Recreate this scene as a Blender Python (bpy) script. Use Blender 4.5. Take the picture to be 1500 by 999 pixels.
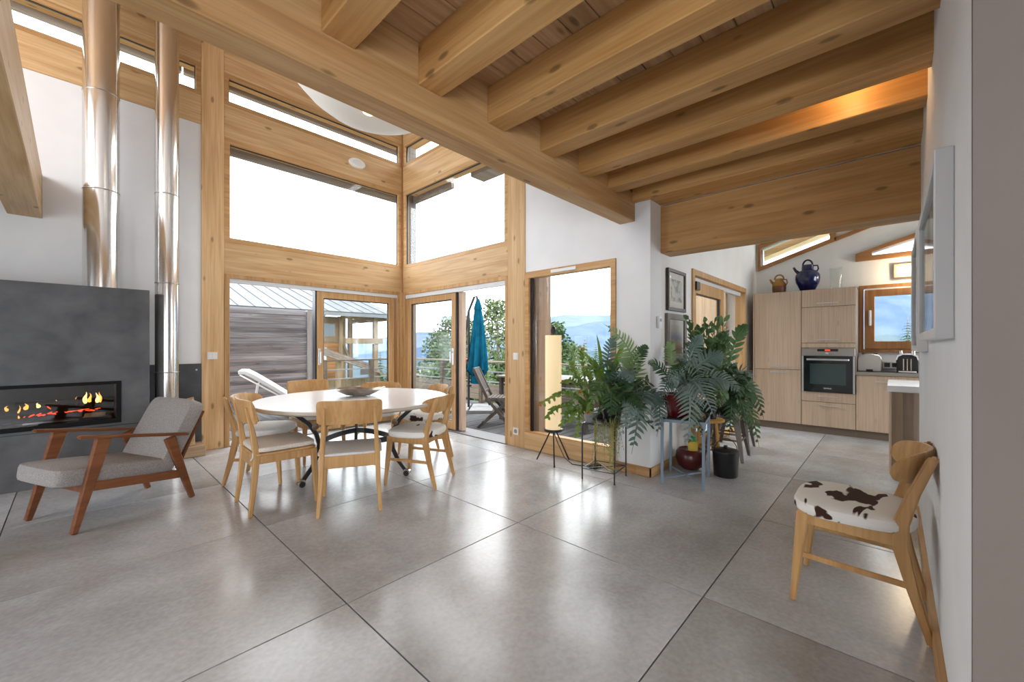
import bpy, bmesh, math, random
from mathutils import Vector, Matrix
from math import sin, cos, pi, sqrt, radians
R = random.Random(7)
sc = bpy.context.scene
for o in list(bpy.data.objects): bpy.data.objects.remove(o)
COL = sc.collection

# ------------------------------------------------------------------ camera, world, lights, exposure
F = 598.5; H = 1.25; VH = 505.0
CX, SX = cos(radians(43)), sin(radians(43))
cam = bpy.data.objects.new('camera', bpy.data.cameras.new('camera')); COL.objects.link(cam)
cam.location = (0, 0, H); cam.rotation_euler = (pi/2, 0, radians(-47))
cam.data.sensor_width = 36; cam.data.lens = F/1500*36; cam.data.shift_y = (VH-499.5)/1500
cam.data.clip_start = .05; cam.data.clip_end = 20000
sc.camera = cam
def at(u, v, d):
    """world point seen at a pixel of the photograph, d metres in front of the lens plane"""
    a = (u-750)/F
    return Vector((d*(CX+SX*a), d*(SX-CX*a), H+d*(VH-v)/F))
w = bpy.data.worlds.new('sky'); sc.world = w; w.use_nodes = True
nt = w.node_tree; nt.nodes.clear()
bg = nt.nodes.new('ShaderNodeBackground'); wo = nt.nodes.new('ShaderNodeOutputWorld')
tc = nt.nodes.new('ShaderNodeTexCoord'); sp = nt.nodes.new('ShaderNodeSeparateXYZ'); rp = nt.nodes.new('ShaderNodeValToRGB')
nt.links.new(tc.outputs['Generated'], sp.inputs[0]); nt.links.new(sp.outputs['Z'], rp.inputs[0]); nt.links.new(rp.outputs[0], bg.inputs[0]); nt.links.new(bg.outputs[0], wo.inputs[0])
rp.color_ramp.elements[0].position = 0.0; rp.color_ramp.elements[0].color = (.62, .72, .84, 1)
rp.color_ramp.elements[1].position = .35; rp.color_ramp.elements[1].color = (.96, .98, 1, 1)
bg.inputs[1].default_value = 3.1
def area_light(name, loc, rot, sx, sy, power, color):
    l = bpy.data.lights.new(name, 'AREA'); l.shape = 'RECTANGLE'; l.size = sx; l.size_y = sy; l.energy = power; l.color = color
    o = bpy.data.objects.new(name, l); COL.objects.link(o); o.location = loc; o.rotation_euler = rot
# added fill lamps at invented openings in the unseen walls
area_light('fill_south', (-.7, -2.98, 1.6), (pi/2, 0, 0), 1.8, 1.2, 26, (.96, .98, 1))
area_light('fill_west', (-3.15, 3.75, 1.2), (radians(58), 0, -pi/2), 1.5, 1.4, 12, (.93, .97, 1))
area_light('fill_west_rear', (-3.15, -1.5, 1.1), (radians(80), 0, -pi/2), 1.4, 1.2, 26, (.95, .975, 1))
area_light('fill_west_high', (-3.1, 4.0, 3.9), (pi/2, 0, -pi/2), 2.6, 1.8, 45, (.94, .97, 1))
area_light('fill_kitchen', (6.7, -2.9, 1.6), (pi/2, 0, 0), 1.4, 2.0, 16, (.97, .98, 1))
vs = sc.view_settings
sc.display_settings.display_device = 'sRGB'
vs.view_transform = 'Standard'; vs.look = 'None'; vs.gamma = 1; vs.use_curve_mapping = False; vs.exposure = 1.22

# ------------------------------------------------------------------ materials
def mat(name, col, rough=.5, metal=0, spec=.5, emit=None, estr=0, alpha=None):
    m = bpy.data.materials.new(name); m.use_nodes = True
    b = m.node_tree.nodes['Principled BSDF']
    b.inputs['Base Color'].default_value = (*col, 1); b.inputs['Roughness'].default_value = rough
    b.inputs['Metallic'].default_value = metal; b.inputs['Specular IOR Level'].default_value = spec
    if emit: b.inputs['Emission Color'].default_value = (*emit, 1); b.inputs['Emission Strength'].default_value = estr
    m.diffuse_color = (*col, 1)
    return m
def N(m, t, **kw):
    n = m.node_tree.nodes.new('ShaderNode'+t)
    for k, v in kw.items(): setattr(n, k, v)
    return n
def L(m, a, b): m.node_tree.links.new(a, b)
def ramp(m, stops):
    r = N(m, 'ValToRGB'); e = r.color_ramp.elements
    while len(e) < len(stops): e.new(.5)
    for i, (p, c) in enumerate(stops): e[i].position = p; e[i].color = (*c, 1)
    return r
def mapping(m, scale, seed=True, rot=(0, 0, 0)):
    t = N(m, 'TexCoord'); mp = N(m, 'Mapping'); mp.inputs['Scale'].default_value = scale; mp.inputs['Rotation'].default_value = rot
    if seed:
        oi = N(m, 'ObjectInfo'); ml = N(m, 'Math', operation='MULTIPLY'); ml.inputs[1].default_value = 37.0
        L(m, oi.outputs['Random'], ml.inputs[0])
        ad = N(m, 'VectorMath', operation='ADD'); L(m, t.outputs['Object'], ad.inputs[0]); L(m, ml.outputs[0], ad.inputs[1]); L(m, ad.outputs[0], mp.inputs[0])
        return mp.outputs[0], oi.outputs['Random']
    L(m, t.outputs['Object'], mp.inputs[0])
    return mp.outputs[0], None
def mixc(m, fac, a, b, blend='MIX'):
    x = N(m, 'Mix', data_type='RGBA', blend_type=blend)
    for sock, val in ((x.inputs[0], fac), (x.inputs[6], a), (x.inputs[7], b)):
        if isinstance(val, (int, float)): sock.default_value = val
        elif isinstance(val, tuple): sock.default_value = (*val, 1)
        else: L(m, val, sock)
    return x.outputs[2]
def wood(name, light, dark, axis, knots=1, rough=.5, scale=1, bump=.06, tone=.12, spec=.35):
    """grain stretched along one axis (0, 1 or 2), with knots and a tone that differs from board to board"""
    m = mat(name, light, rough, spec=spec); b = m.node_tree.nodes['Principled BSDF']
    s = [9*scale]*3; s[axis] = .7*scale
    co, rnd = mapping(m, s)
    n1 = N(m, 'TexNoise'); n1.inputs['Scale'].default_value = 1.6; n1.inputs['Detail'].default_value = 5; n1.inputs['Distortion'].default_value = .6; L(m, co, n1.inputs[0])
    s2 = [60*scale]*3; s2[axis] = 1.6*scale
    co2, _ = mapping(m, s2)
    n2 = N(m, 'TexNoise'); n2.inputs['Scale'].default_value = 1.0; n2.inputs['Detail'].default_value = 3; L(m, co2, n2.inputs[0])
    r1 = ramp(m, [(.32, dark), (.62, light)]); L(m, n1.outputs[0], r1.inputs[0])
    r2 = ramp(m, [(.35, (.72, .68, .62)), (.6, (1, 1, 1))]); L(m, n2.outputs[0], r2.inputs[0])
    c = mixc(m, .5, r1.outputs[0], r2.outputs[0], 'MULTIPLY')
    if knots:
        s3 = [6.5]*3; s3[axis] = 2.6
        co3, _ = mapping(m, s3)
        v = N(m, 'TexVoronoi'); v.inputs['Scale'].default_value = 1.15; L(m, co3, v.inputs[0])
        rk = ramp(m, [(.0, (1, 1, 1)), (.09, (.85, .85, .85)), (.15, (0, 0, 0))]); L(m, v.outputs['Distance'], rk.inputs[0])
        kf = N(m, 'Math', operation='MULTIPLY'); kf.inputs[1].default_value = .75*knots; L(m, rk.outputs[0], kf.inputs[0])
        c = mixc(m, kf.outputs[0], c, tuple(x*.28 for x in dark))
    hs = N(m, 'HueSaturation'); mr = N(m, 'MapRange'); mr.inputs['To Min'].default_value = 1-tone; mr.inputs['To Max'].default_value = 1+tone
    L(m, rnd, mr.inputs[0]); L(m, mr.outputs[0], hs.inputs['Value']); L(m, c, hs.inputs['Color'])
    L(m, hs.outputs[0], b.inputs['Base Color'])
    if bump:
        bp = N(m, 'Bump'); bp.inputs['Strength'].default_value = bump; bp.inputs['Distance'].default_value = .01; L(m, n2.outputs[0], bp.inputs['Height']); L(m, bp.outputs[0], b.inputs['Normal'])
    return m
def noisy(name, c1, c2, scale, rough=.5, lo=.35, hi=.65, detail=6, bump=0, metal=0, stretch=(1, 1, 1), spec=.5, seed=True, dist=0):
    m = mat(name, c1, rough, metal, spec); b = m.node_tree.nodes['Principled BSDF']
    co, _ = mapping(m, stretch, seed)
    n = N(m, 'TexNoise'); n.inputs['Scale'].default_value = scale; n.inputs['Detail'].default_value = detail; n.inputs['Distortion'].default_value = dist; L(m, co, n.inputs[0])
    r = ramp(m, [(lo, c1), (hi, c2)]); L(m, n.outputs[0], r.inputs[0]); L(m, r.outputs[0], b.inputs['Base Color'])
    if bump:
        bp = N(m, 'Bump'); bp.inputs['Strength'].default_value = bump; bp.inputs['Distance'].default_value = .02; L(m, n.outputs[0], bp.inputs['Height']); L(m, bp.outputs[0], b.inputs['Normal'])
    return m
PL, PD = (.68, .46, .245), (.56, .345, .16)
PINE = [wood('pine_grain_%d' % i, PL, PD, i) for i in range(3)]
JL, JD = (.60, .345, .135), (.48, .25, .082)
JOIST = wood('joist_wood', JL, JD, 1); BEAMX = wood('beam_wood', (.60, .37, .175), (.48, .27, .11), 0)
PLANK = wood('ceiling_plank_wood', (.52, .34, .19), (.38, .22, .11), 0, knots=1, tone=.16)
FRAME = [wood('frame_wood_%d' % i, (.55, .33, .15), (.42, .23, .09), i, knots=.4) for i in range(3)]
KFRAME = [wood('kitchen_frame_wood_%d' % i, (.40, .19, .07), (.30, .13, .045), i, knots=.3) for i in range(3)]
LARCH = wood('grey_weathered_board', (.155, .145, .15), (.08, .072, .075), 0, knots=.5, tone=.35, rough=.9, spec=.03)
DECKX = wood('deck_board_x', (.115, .116, .12), (.065, .065, .068), 0, knots=0, tone=.3, rough=1, spec=0)
DECKY = wood('deck_board_y', (.115, .116, .12), (.065, .065, .068), 1, knots=0, tone=.3, rough=1, spec=0)
RAILW = wood('railing_wood', (.13, .105, .08), (.085, .065, .05), 0, knots=.3, rough=.9, spec=.03)
OAK = wood('oak_chair', (.60, .36, .155), (.50, .275, .105), 2, knots=0, rough=.4, tone=.06)
TEAKC = wood('walnut_chair', (.235, .088, .034), (.155, .052, .019), 1, knots=0, rough=.35, tone=.05)
CABINET = wood('pale_cabinet_wood', (.60, .46, .345), (.56, .42, .31), 2, knots=.22, rough=.5, tone=.05)
ORANGE = wood('chalet_orange_board', (.27, .125, .045), (.19, .08, .028), 0, knots=.3, rough=.7, tone=.2)
CHALET = wood('chalet_timber', (.24, .175, .11), (.16, .11, .07), 2, knots=.3, rough=.8)
GREYTEAK = wood('grey_teak', (.11, .095, .088), (.07, .06, .055), 2, knots=0, rough=.8)
LOGW = noisy('split_log', (.45, .27, .14), (.62, .42, .25), 9, .8, bump=.3)
WALL = noisy('white_plaster', (.76, .765, .775), (.80, .805, .81), 3, .85, bump=.02)
KWALL = noisy('kitchen_plaster', (.74, .72, .69), (.78, .76, .73), 3, .85)
ENDWALL = noisy('shade_toned_plaster', (.165, .138, .12), (.178, .15, .131), 2, .9)  # white plaster with the end face's shade put into its colour
def tile_mat():
    m = mat('concrete_tile', (.3, .29, .28), .27, spec=.7); b = m.node_tree.nodes['Principled BSDF']
    co, rnd = mapping(m, (1, 1, 1))
    n1 = N(m, 'TexNoise'); n1.inputs['Scale'].default_value = 1.1; n1.inputs['Detail'].default_value = 5; n1.inputs['Roughness'].default_value = .58; n1.inputs['Distortion'].default_value = .2; L(m, co, n1.inputs[0])
    co2, _ = mapping(m, (.9, 1.8, 1))
    n2 = N(m, 'TexNoise'); n2.inputs['Scale'].default_value = 1.2; n2.inputs['Detail'].default_value = 6; L(m, co2, n2.inputs[0])
    n3 = N(m, 'TexNoise'); n3.inputs['Scale'].default_value = 45; n3.inputs['Detail'].default_value = 4; L(m, co, n3.inputs[0])
    r1 = ramp(m, [(.28, (.32, .312, .305)), (.5, (.445, .453, .467)), (.72, (.55, .568, .595))]); L(m, n1.outputs[0], r1.inputs[0])
    r2 = ramp(m, [(.32, (.84, .82, .80)), (.68, (1.06, 1.06, 1.07))]); L(m, n2.outputs[0], r2.inputs[0])
    r3 = ramp(m, [(.3, (.86, .86, .86)), (.7, (1.09, 1.09, 1.09))]); L(m, n3.outputs[0], r3.inputs[0])
    c = mixc(m, .85, r1.outputs[0], r2.outputs[0], 'MULTIPLY'); c = mixc(m, .8, c, r3.outputs[0], 'MULTIPLY')
    L(m, c, b.inputs['Base Color'])
    rr = ramp(m, [(.3, (.20,)*3), (.7, (.25,)*3)]); L(m, n2.outputs[0], rr.inputs[0]); L(m, rr.outputs[0], b.inputs['Roughness'])
    return m
TILE = tile_mat()
GROUT = mat('grout', (.06, .055, .05), .9)
SLATE = noisy('slate_cladding', (.058, .059, .064), (.112, .114, .121), 4.5, .6, lo=.30, hi=.70, detail=12, dist=.25, bump=.12)
STEEL = mat('brushed_steel', (.74, .73, .72), .16, 1); CHROME = mat('chrome', (.8, .8, .8), .1, 1); ALU = mat('aluminium', (.62, .63, .64), .35, .8)
SEAMM = mat('steel_seam', (.4, .4, .4), .3, 1)
BLACK = mat('black_metal', (.012, .012, .014), .35); CHAR = mat('charred_black', (.006, .0055, .0055), .9, spec=.1); HEARTH = mat('matt_black_frame', (.006, .006, .006), .6, spec=.15); DARKSTEEL = noisy('dark_steel_sheet', (.035, .04, .045), (.075, .08, .088), 4, .4, bump=.03)
BLUESTEEL = mat('dark_blue_steel', (.03, .04, .06), .3, .3)
WHITE = mat('white_plastic', (.80, .80, .79), .35); TABLETOP = mat('white_laminate', (.80, .80, .80), .22); EDGE = mat('table_edge', (.52, .45, .37), .5)
PAINTW = mat('white_frame_paint', (.70, .71, .72), .4)
BLINDM = mat('blind_box_white', (.66, .67, .68), .4)
def glass_mat(name, tint=(.97, .985, .985), lo=.018, hi=.4):
    m = bpy.data.materials.new(name); m.use_nodes = True; m.node_tree.nodes.clear()
    o = N(m, 'OutputMaterial'); mx = N(m, 'MixShader'); t = N(m, 'BsdfTransparent'); g = N(m, 'BsdfGlossy'); lw = N(m, 'LayerWeight'); mr = N(m, 'MapRange')
    t.inputs[0].default_value = (*tint, 1); g.inputs['Roughness'].default_value = .02; lw.inputs[0].default_value = .12
    mr.inputs['To Min'].default_value = lo; mr.inputs['To Max'].default_value = hi
    L(m, lw.outputs['Facing'], mr.inputs[0]); L(m, mr.outputs[0], mx.inputs[0]); L(m, t.outputs[0], mx.inputs[1]); L(m, g.outputs[0], mx.inputs[2]); L(m, mx.outputs[0], o.inputs[0])
    return m
GLASS = glass_mat('clear_glass'); SMOKE = glass_mat('smoked_glass', (.75, .76, .78), .06, .4); VASEG = glass_mat('vase_glass', (.95, .96, .95), .01, .2)
OVENG = mat('oven_glass', (.012, .014, .016), .06, spec=.6); OVENW = mat('oven_window', (.035, .06, .06), .06, spec=.6)
UPH = noisy('grey_weave', (.25, .23, .22), (.36, .34, .335), 150, .95, bump=.25, detail=3, spec=.15)
LINEN = noisy('cream_linen', (.66, .60, .53), (.74, .69, .62), 90, .95, bump=.15, detail=2, spec=.1)
SEATW = noisy('white_seat_cover', (.66, .66, .66), (.72, .72, .72), 50, .8, detail=2)
def cow_mat(name, lo, hi, sc_=4.2):
    m = mat(name, (.8, .78, .74), .85, spec=.15); b = m.node_tree.nodes['Principled BSDF']
    co, _ = mapping(m, (1.0, 2.2, 1.5))
    n = N(m, 'TexNoise'); n.inputs['Scale'].default_value = sc_; n.inputs['Detail'].default_value = 2.5; n.inputs['Distortion'].default_value = .35; L(m, co, n.inputs[0])
    r = ramp(m, [(lo, (.79, .77, .73)), (hi, (.055, .026, .018))]); L(m, n.outputs[0], r.inputs[0]); L(m, r.outputs[0], b.inputs['Base Color'])
    return m
COW = cow_mat('cowhide', .585, .605); COW2 = cow_mat('cowhide_sparse', .57, .59)
PAPER = mat('lamp_paper', (.80, .66, .45), .9, emit=(1, .74, .40), estr=.2)
BUBBLE = mat('lamp_fabric', (.80, .77, .72), .85, emit=(1, .93, .82), estr=.05)
def leaf_mat(name, c1, c2, scale=6):
    m = noisy(name, c1, c2, scale, .5 if scale > 1 else .95, spec=.25 if scale > 1 else 0)
    return m
BLUEFERN = leaf_mat('blue_green_frond', (.085, .15, .13), (.17, .25, .22)); DARKFERN = leaf_mat('dark_green_frond', (.03, .075, .03), (.07, .14, .055))
MIDFERN = leaf_mat('mid_green_frond', (.07, .15, .055), (.15, .25, .10)); LIME = leaf_mat('lime_leaf', (.16, .30, .03), (.26, .40, .06)); SILVER = leaf_mat('silver_green_frond', (.14, .20, .18), (.25, .33, .31))
PALEFERN = leaf_mat('pale_green_frond', (.17, .29, .11), (.27, .38, .17)); CACT = leaf_mat('cactus_green', (.10, .19, .03), (.19, .27, .06)); STRAW = leaf_mat('straw_green', (.26, .27, .06), (.36, .34, .12))
REDFL = mat('red_flower', (.55, .07, .03), .6); ROOT = mat('dark_root', (.03, .025, .015), .9); STEMM = mat('green_brown_stem', (.12, .12, .045), .7)
REDPOT = mat('red_glazed_pot', (.11, .006, .010), .15); SOIL = mat('potting_soil', (.02, .015, .01), .95)
BLUEMET = mat('pale_blue_metal', (.22, .29, .37), .45, .2); GREYMET = mat('gunmetal', (.19, .165, .145), .4, .7)
TEAL = noisy('teal_fabric', (.004, .058, .105), (.009, .098, .165), 5, .9, seed=False, spec=0); YEL = mat('yellow_plastic', (.60, .42, .02), .4); GREENP = mat('green_plastic', (.03, .25, .07), .4); MAROON = mat('maroon_glaze', (.085, .014, .012), .3)
NAVY = mat('cobalt_glaze', (.004, .007, .06), .1, spec=.7); INKY = mat('ink_glaze', (.006, .007, .02), .12); OCHRE = mat('ochre_glaze', (.38, .19, .03), .25); BRICKG = mat('brown_glaze', (.19, .06, .022), .3)
COUNTER = mat('dark_counter', (.05, .05, .052), .3); COUNTERE = mat('counter_edge', (.32, .28, .24), .4); BLACKPL = mat('black_plastic', (.015, .015, .016), .25)
STONE = noisy('pale_paving', (.20, .20, .205), (.24, .24, .245), 6, .95, spec=.05)
LIT = mat('lit_diffuser', (1, .9, .7), .5, emit=(1, .80, .48), estr=1.4)
FLAME = mat('flame', (1, .5, .1), .5, emit=(1, .36, .06), estr=1.5); FLAMEY = mat('flame_tip', (1, .7, .3), .5, emit=(1, .55, .17), estr=2.0); EMBER = mat('ember', (1, .1, .02), .6, emit=(1, .07, .012), estr=1.0)
LEDR = mat('red_display', (.5, .02, .02), .4, emit=(1, .08, .05), estr=.5)

# ------------------------------------------------------------------ mesh helpers
class MB:
    def __init__(s): s.v = []; s.f = []
    def box(s, x0, x1, y0, y1, z0, z1, M=None):
        b = len(s.v)
        for x, y, z in ((x0, y0, z0), (x1, y0, z0), (x1, y1, z0), (x0, y1, z0), (x0, y0, z1), (x1, y0, z1), (x1, y1, z1), (x0, y1, z1)):
            p = Vector((x, y, z)); s.v.append(M @ p if M else p)
        for q in ((3, 2, 1, 0), (4, 5, 6, 7), (0, 1, 5, 4), (1, 2, 6, 5), (2, 3, 7, 6), (3, 0, 4, 7)): s.f.append(tuple(b+i for i in q))
        return s
    def bar(s, p0, p1, w0, h0, w1=None, h1=None, side=(1, 0, 0)):
        """tapered four-sided bar; w runs along 'side', h across it"""
        p0, p1 = Vector(p0), Vector(p1); w1 = w0 if w1 is None else w1; h1 = h0 if h1 is None else h1
        d = (p1-p0).normalized(); sd = Vector(side); sd = (sd-d*sd.dot(d)).normalized(); up = d.cross(sd)
        b = len(s.v)
        for p, w, h in ((p0, w0, h0), (p1, w1, h1)):
            for a, c in ((-1, -1), (1, -1), (1, 1), (-1, 1)): s.v.append(p+sd*a*w/2+up*c*h/2)
        for q in ((3, 2, 1, 0), (4, 5, 6, 7), (0, 1, 5, 4), (1, 2, 6, 5), (2, 3, 7, 6), (3, 0, 4, 7)): s.f.append(tuple(b+i for i in q))
        return s
    def rings(s, rings, cap0=True, cap1=True, closed=True):
        b = len(s.v); n = len(rings[0])
        for r in rings: s.v += [Vector(p) for p in r]
        for i in range(len(rings)-1):
            for j in range(n if closed else n-1):
                k = (j+1) % n; s.f.append((b+i*n+j, b+i*n+k, b+(i+1)*n+k, b+(i+1)*n+j))
        if cap0: s.f.append(tuple(b+j for j in reversed(range(n))))
        if cap1: s.f.append(tuple(b+(len(rings)-1)*n+j for j in range(n)))
        return s
    def tube(s, pts, r, n=8, squash=1):
        pts = [Vector(p) for p in pts]; rs = r if isinstance(r, (list, tuple)) else [r]*len(pts); out = []; ref = None
        for i, p in enumerate(pts):
            d = (pts[min(i+1, len(pts)-1)]-pts[max(i-1, 0)]).normalized()
            if ref is None: ref = Vector((0, 0, 1)) if abs(d.z) < .9 else Vector((1, 0, 0))
            a = (ref-d*ref.dot(d)).normalized(); ref = a; c = d.cross(a)
            out.append([p+a*cos(2*pi*j/n)*rs[i]+c*sin(2*pi*j/n)*rs[i]*squash for j in range(n)])
        return s.rings(out)
    def lathe(s, prof, n=24, c=(0, 0, 0), cap0=True, cap1=True):
        return s.rings([[(c[0]+r*cos(2*pi*j/n), c[1]+r*sin(2*pi*j/n), c[2]+z) for j in range(n)] for r, z in prof], cap0, cap1)
    def prism(s, poly, lo, hi, axis):
        """2-D outline pulled along an axis: axis 0 -> (y,z), 1 -> (x,z), 2 -> (x,y)"""
        def P(a, b, t): return ((t, a, b), (a, t, b), (a, b, t))[axis]
        return s.rings([[P(a, b, lo) for a, b in poly], [P(a, b, hi) for a, b in poly]])
    def quad(s, a, b, c, d):
        k = len(s.v); s.v += [Vector(a), Vector(b), Vector(c), Vector(d)]; s.f.append((k, k+1, k+2, k+3)); return s
    def poly(s, pts):
        k = len(s.v); s.v += [Vector(p) for p in pts]; s.f.append(tuple(range(k, k+len(pts)))); return s
    def mesh(s, name, m, bevel=0, smooth=False, seg=1, fix=True):
        me = bpy.data.meshes.new(name); me.from_pydata(s.v, [], s.f)
        if fix or bevel:
            bm = bmesh.new(); bm.from_mesh(me)
            bmesh.ops.recalc_face_normals(bm, faces=bm.faces)
            if bevel:
                es = [e for e in bm.edges if len(e.link_faces) == 2 and e.calc_face_angle(0) > .5]
                bmesh.ops.bevel(bm, geom=es, offset=bevel, segments=seg, affect='EDGES', clamp_overlap=True)
            bm.to_mesh(me); bm.free()
        if smooth:
            for p in me.polygons: p.use_smooth = True
            if smooth != 2:
                try: me.set_sharp_from_angle(angle=radians(40))
                except Exception: pass
        if m: me.materials.append(m)
        return me
    def build(s, name, m, parent=None, loc=None, rot=None, bevel=0, smooth=False, seg=1, fix=True):
        return link(name, s.mesh(name, m, bevel, smooth, seg, fix), parent, loc, rot)
def link(name, data, parent=None, loc=None, rot=None):
    o = bpy.data.objects.new(name, data); COL.objects.link(o)
    if parent: o.parent = parent
    if loc is not None: o.location = loc
    if rot is not None: o.rotation_euler = rot
    return o
def tag(o, label, cat, group=None, kind=None):
    o['label'] = label; o['category'] = cat
    if group: o['group'] = group
    if kind: o['kind'] = kind
    return o
def thing(name, label, cat, loc=(0, 0, 0), rz=0, group=None, kind=None):
    o = link(name, None, None, loc, (0, 0, rz)); o.empty_display_size = .1
    return tag(o, label, cat, group, kind)
def dup(o, parent=None):
    c = o.copy(); COL.objects.link(c)
    if parent: c.parent = parent
    for ch in list(o.children): dup(ch, c)
    return c
def panel(axis, c0, c1, u0, u1, z0, z1, holes=()):
    """slab with rectangular holes, one closed mesh. axis 1: plane of constant y (u = x); axis 0: plane of constant x (u = y)"""
    us = sorted({u0, u1, *[h[0] for h in holes], *[h[1] for h in holes]}); zs = sorted({z0, z1, *[h[2] for h in holes], *[h[3] for h in holes]})
    us = [u for u in us if u0 <= u <= u1]; zs = [z for z in zs if z0 <= z <= z1]
    def solid(i, j):
        if not (0 <= i < len(us)-1 and 0 <= j < len(zs)-1): return False
        a, b = (us[i]+us[i+1])/2, (zs[j]+zs[j+1])/2
        return not any(h[0] < a < h[1] and h[2] < b < h[3] for h in holes)
    mb = MB(); idx = {}
    def V(u, z, c):
        k = (round(u, 5), round(z, 5), c)
        if k not in idx: idx[k] = len(mb.v); mb.v.append(Vector((u, c, z) if axis == 1 else (c, u, z)))
        return idx[k]
    for i in range(len(us)-1):
        for j in range(len(zs)-1):
            if not solid(i, j): continue
            a, b, e, f = us[i], us[i+1], zs[j], zs[j+1]
            for c in (c0, c1): mb.f.append((V(a, e, c), V(b, e, c), V(b, f, c), V(a, f, c)))
            for (di, dj, p, q) in ((-1, 0, (a, e), (a, f)), (1, 0, (b, e), (b, f)), (0, -1, (a, e), (b, e)), (0, 1, (a, f), (b, f))):
                if not solid(i+di, j+dj): mb.f.append((V(*p, c0), V(*q, c0), V(*q, c1), V(*p, c1)))
    return mb
def superellipse(w, d, p, n=32, front=1.0):
    out = []
    for j in range(n):
        t = 2*pi*j/n; c, s_ = cos(t), sin(t)
        y = d/2*math.copysign(abs(s_)**(2/p), s_); x = w/2*math.copysign(abs(c)**(2/p), c)
        out.append((x*(1+(front-1)*(.5+y/d)), y))
    return out
def pad(outline, levels, dome=0):
    """soft slab: outline scaled by each (scale, z) level"""
    mb = MB(); mb.rings([[(x*k, y*k, z) for x, y in outline] for k, z in levels]); return mb
def curved_board(w, zt, zb, thick, bow, y0, lean=0, nx=17, p=4.0, top_dip=0, endcut=0):
    """bowed chair back: ends come forward (+y) by 'bow'; rounded ends"""
    mb = MB(); fr = []
    zc = (zt+zb)/2; hh = (zt-zb)/2
    for i in range(nx):
        s_ = -1+2*i/(nx-1); s2 = math.copysign(1-(1-abs(s_))**1.7, s_)*.9995; k = max(.02, (1-abs(s2)**p))**(1/p)
        x = s2*w/2; y = y0+bow*s2*s2
        a = zc+hh*k-top_dip*(1-s2*s2); b = zc-hh*k+endcut*s2*s2
        def pt(z, t): return (x, y+t+(z-zc)*lean, z)
        m1 = (a+b)/2
        fr.append([pt(b, thick*.25), pt(b, -thick*.25), pt(b+(a-b)*.12, -thick/2), pt(m1, -thick/2), pt(a-(a-b)*.12, -thick/2), pt(a, -thick*.25), pt(a, thick*.25), pt(a-(a-b)*.12, thick/2), pt(m1, thick/2), pt(b+(a-b)*.12, thick/2)])
    mb.rings(fr); return mb
from mathutils.geometry import tessellate_polygon
def polywall(axis, c0, c1, outer, holes=()):
    """flat slab of any outline with holes of any outline"""
    loops = [[Vector((a, b, 0)) for a, b in lp] for lp in (outer, *holes)]
    flat = [p for lp in loops for p in lp]
    tri = tessellate_polygon(loops)
    def P(p, c): return Vector((c, p.x, p.y)) if axis == 0 else Vector((p.x, c, p.y))
    mb = MB(); n = len(flat)
    mb.v = [P(p, c0) for p in flat]+[P(p, c1) for p in flat]
    for t in tri: mb.f.append(tuple(t)); mb.f.append(tuple(i+n for i in reversed(t)))
    k = 0
    for lp in loops:
        m = len(lp)
        for i in range(m): a, b = k+i, k+(i+1) % m; mb.f.append((a, b, b+n, a+n))
        k += m
    return mb
def struct(name, mb, m, label, cat, bevel=0, parent=None):
    o = mb.build(name, m, parent, bevel=bevel)
    if parent is None: tag(o, label, cat, kind='structure')
    return o

# ------------------------------------------------------------------ floor and its tiles
floor = struct('floor', MB().prism([(-3.3, -3.1), (7.95, -3.1), (7.95, 1.75), (3.8, 1.75), (3.8, 6.0), (-3.3, 6.0)], -.10, -.012, 2), GROUT, 'pale grey-brown concrete tile floor running through the whole open room', 'floor')
gx = [2.13+1.23*k for k in range(-5, 6)]; gy = [1.93+1.24*k for k in range(-4, 5)]
for i in range(len(gx)-1):
    for j in range(len(gy)-1):
        x0, x1, y0, y1 = max(gx[i], -3.2), min(gx[i+1], 7.8), max(gy[j], -3), min(gy[j+1], 5.95)
        wx, wy = 3.80, 1.74
        if x0 > wx and y0 > wy: continue
        g = .003
        if y0 > wy: x1 = min(x1, wx)
        if x0 > wx: y1 = min(y1, wy)
        if x1-x0 < .03 or y1-y0 < .03: continue
        cx, cy = (x0+x1)/2, (y0+y1)/2; a, b, c, d = x0+g-cx, x1-g-cx, y0+g-cy, y1-g-cy
        pl_ = [(a, c), (b, c), (b, wy-cy), (wx-cx, wy-cy), (wx-cx, d), (a, d)] if x0 < wx < x1 and y0 < wy < y1 else [(a, c), (b, c), (b, d), (a, d)]
        MB().prism(pl_, -.014, 0, 2).build('tile', TILE, floor, (cx, cy, 0), bevel=.0015)

# ------------------------------------------------------------------ walls
N0, N1, E0, E1 = 5.95, 6.20, 3.72, 3.97
TOP = 5.25
wall_north = struct('wall_north', panel(1, N0, N1, -3.3, 1.02, 0, 3.84), WALL, 'pale grey plaster wall behind the fireplace and steel flues', 'wall')
wall_east = struct('wall_east', panel(0, E0, E1, 1.68, 3.245, 0, TOP, [(2.035, 3.245, -1, 2.12)]), WALL, 'white plaster wall above and beside the window with the paper lamp', 'wall')
wall_terrace = struct('wall_terrace', panel(1, 1.68, 1.93, 3.97, 8.0, 0, 3.6, [(4.8, 7.1, -1, 2.12)]), KWALL, 'white plaster wall with two pictures and a sliding door beside it', 'wall')
WH1 = [(1.60, 2.55), (.70, 2.845), (.70, 3.13), (1.60, 2.84)]
WH2 = [(.22, 2.53), (-1.25, 2.53), (-1.25, 2.995), (.22, 2.575)]
wall_kitchen = struct('wall_kitchen', polywall(0, 7.8, 8.0, [(-3.1, 0), (1.93, 0), (1.93, 3.6), (-3.1, 3.6)], [WH1, WH2, [(-.95, 1.14), (.36, 1.14), (.36, 2.10), (-.95, 2.10)]]), KWALL, 'warm white kitchen back wall above the pale wood cupboards', 'wall')
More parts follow.
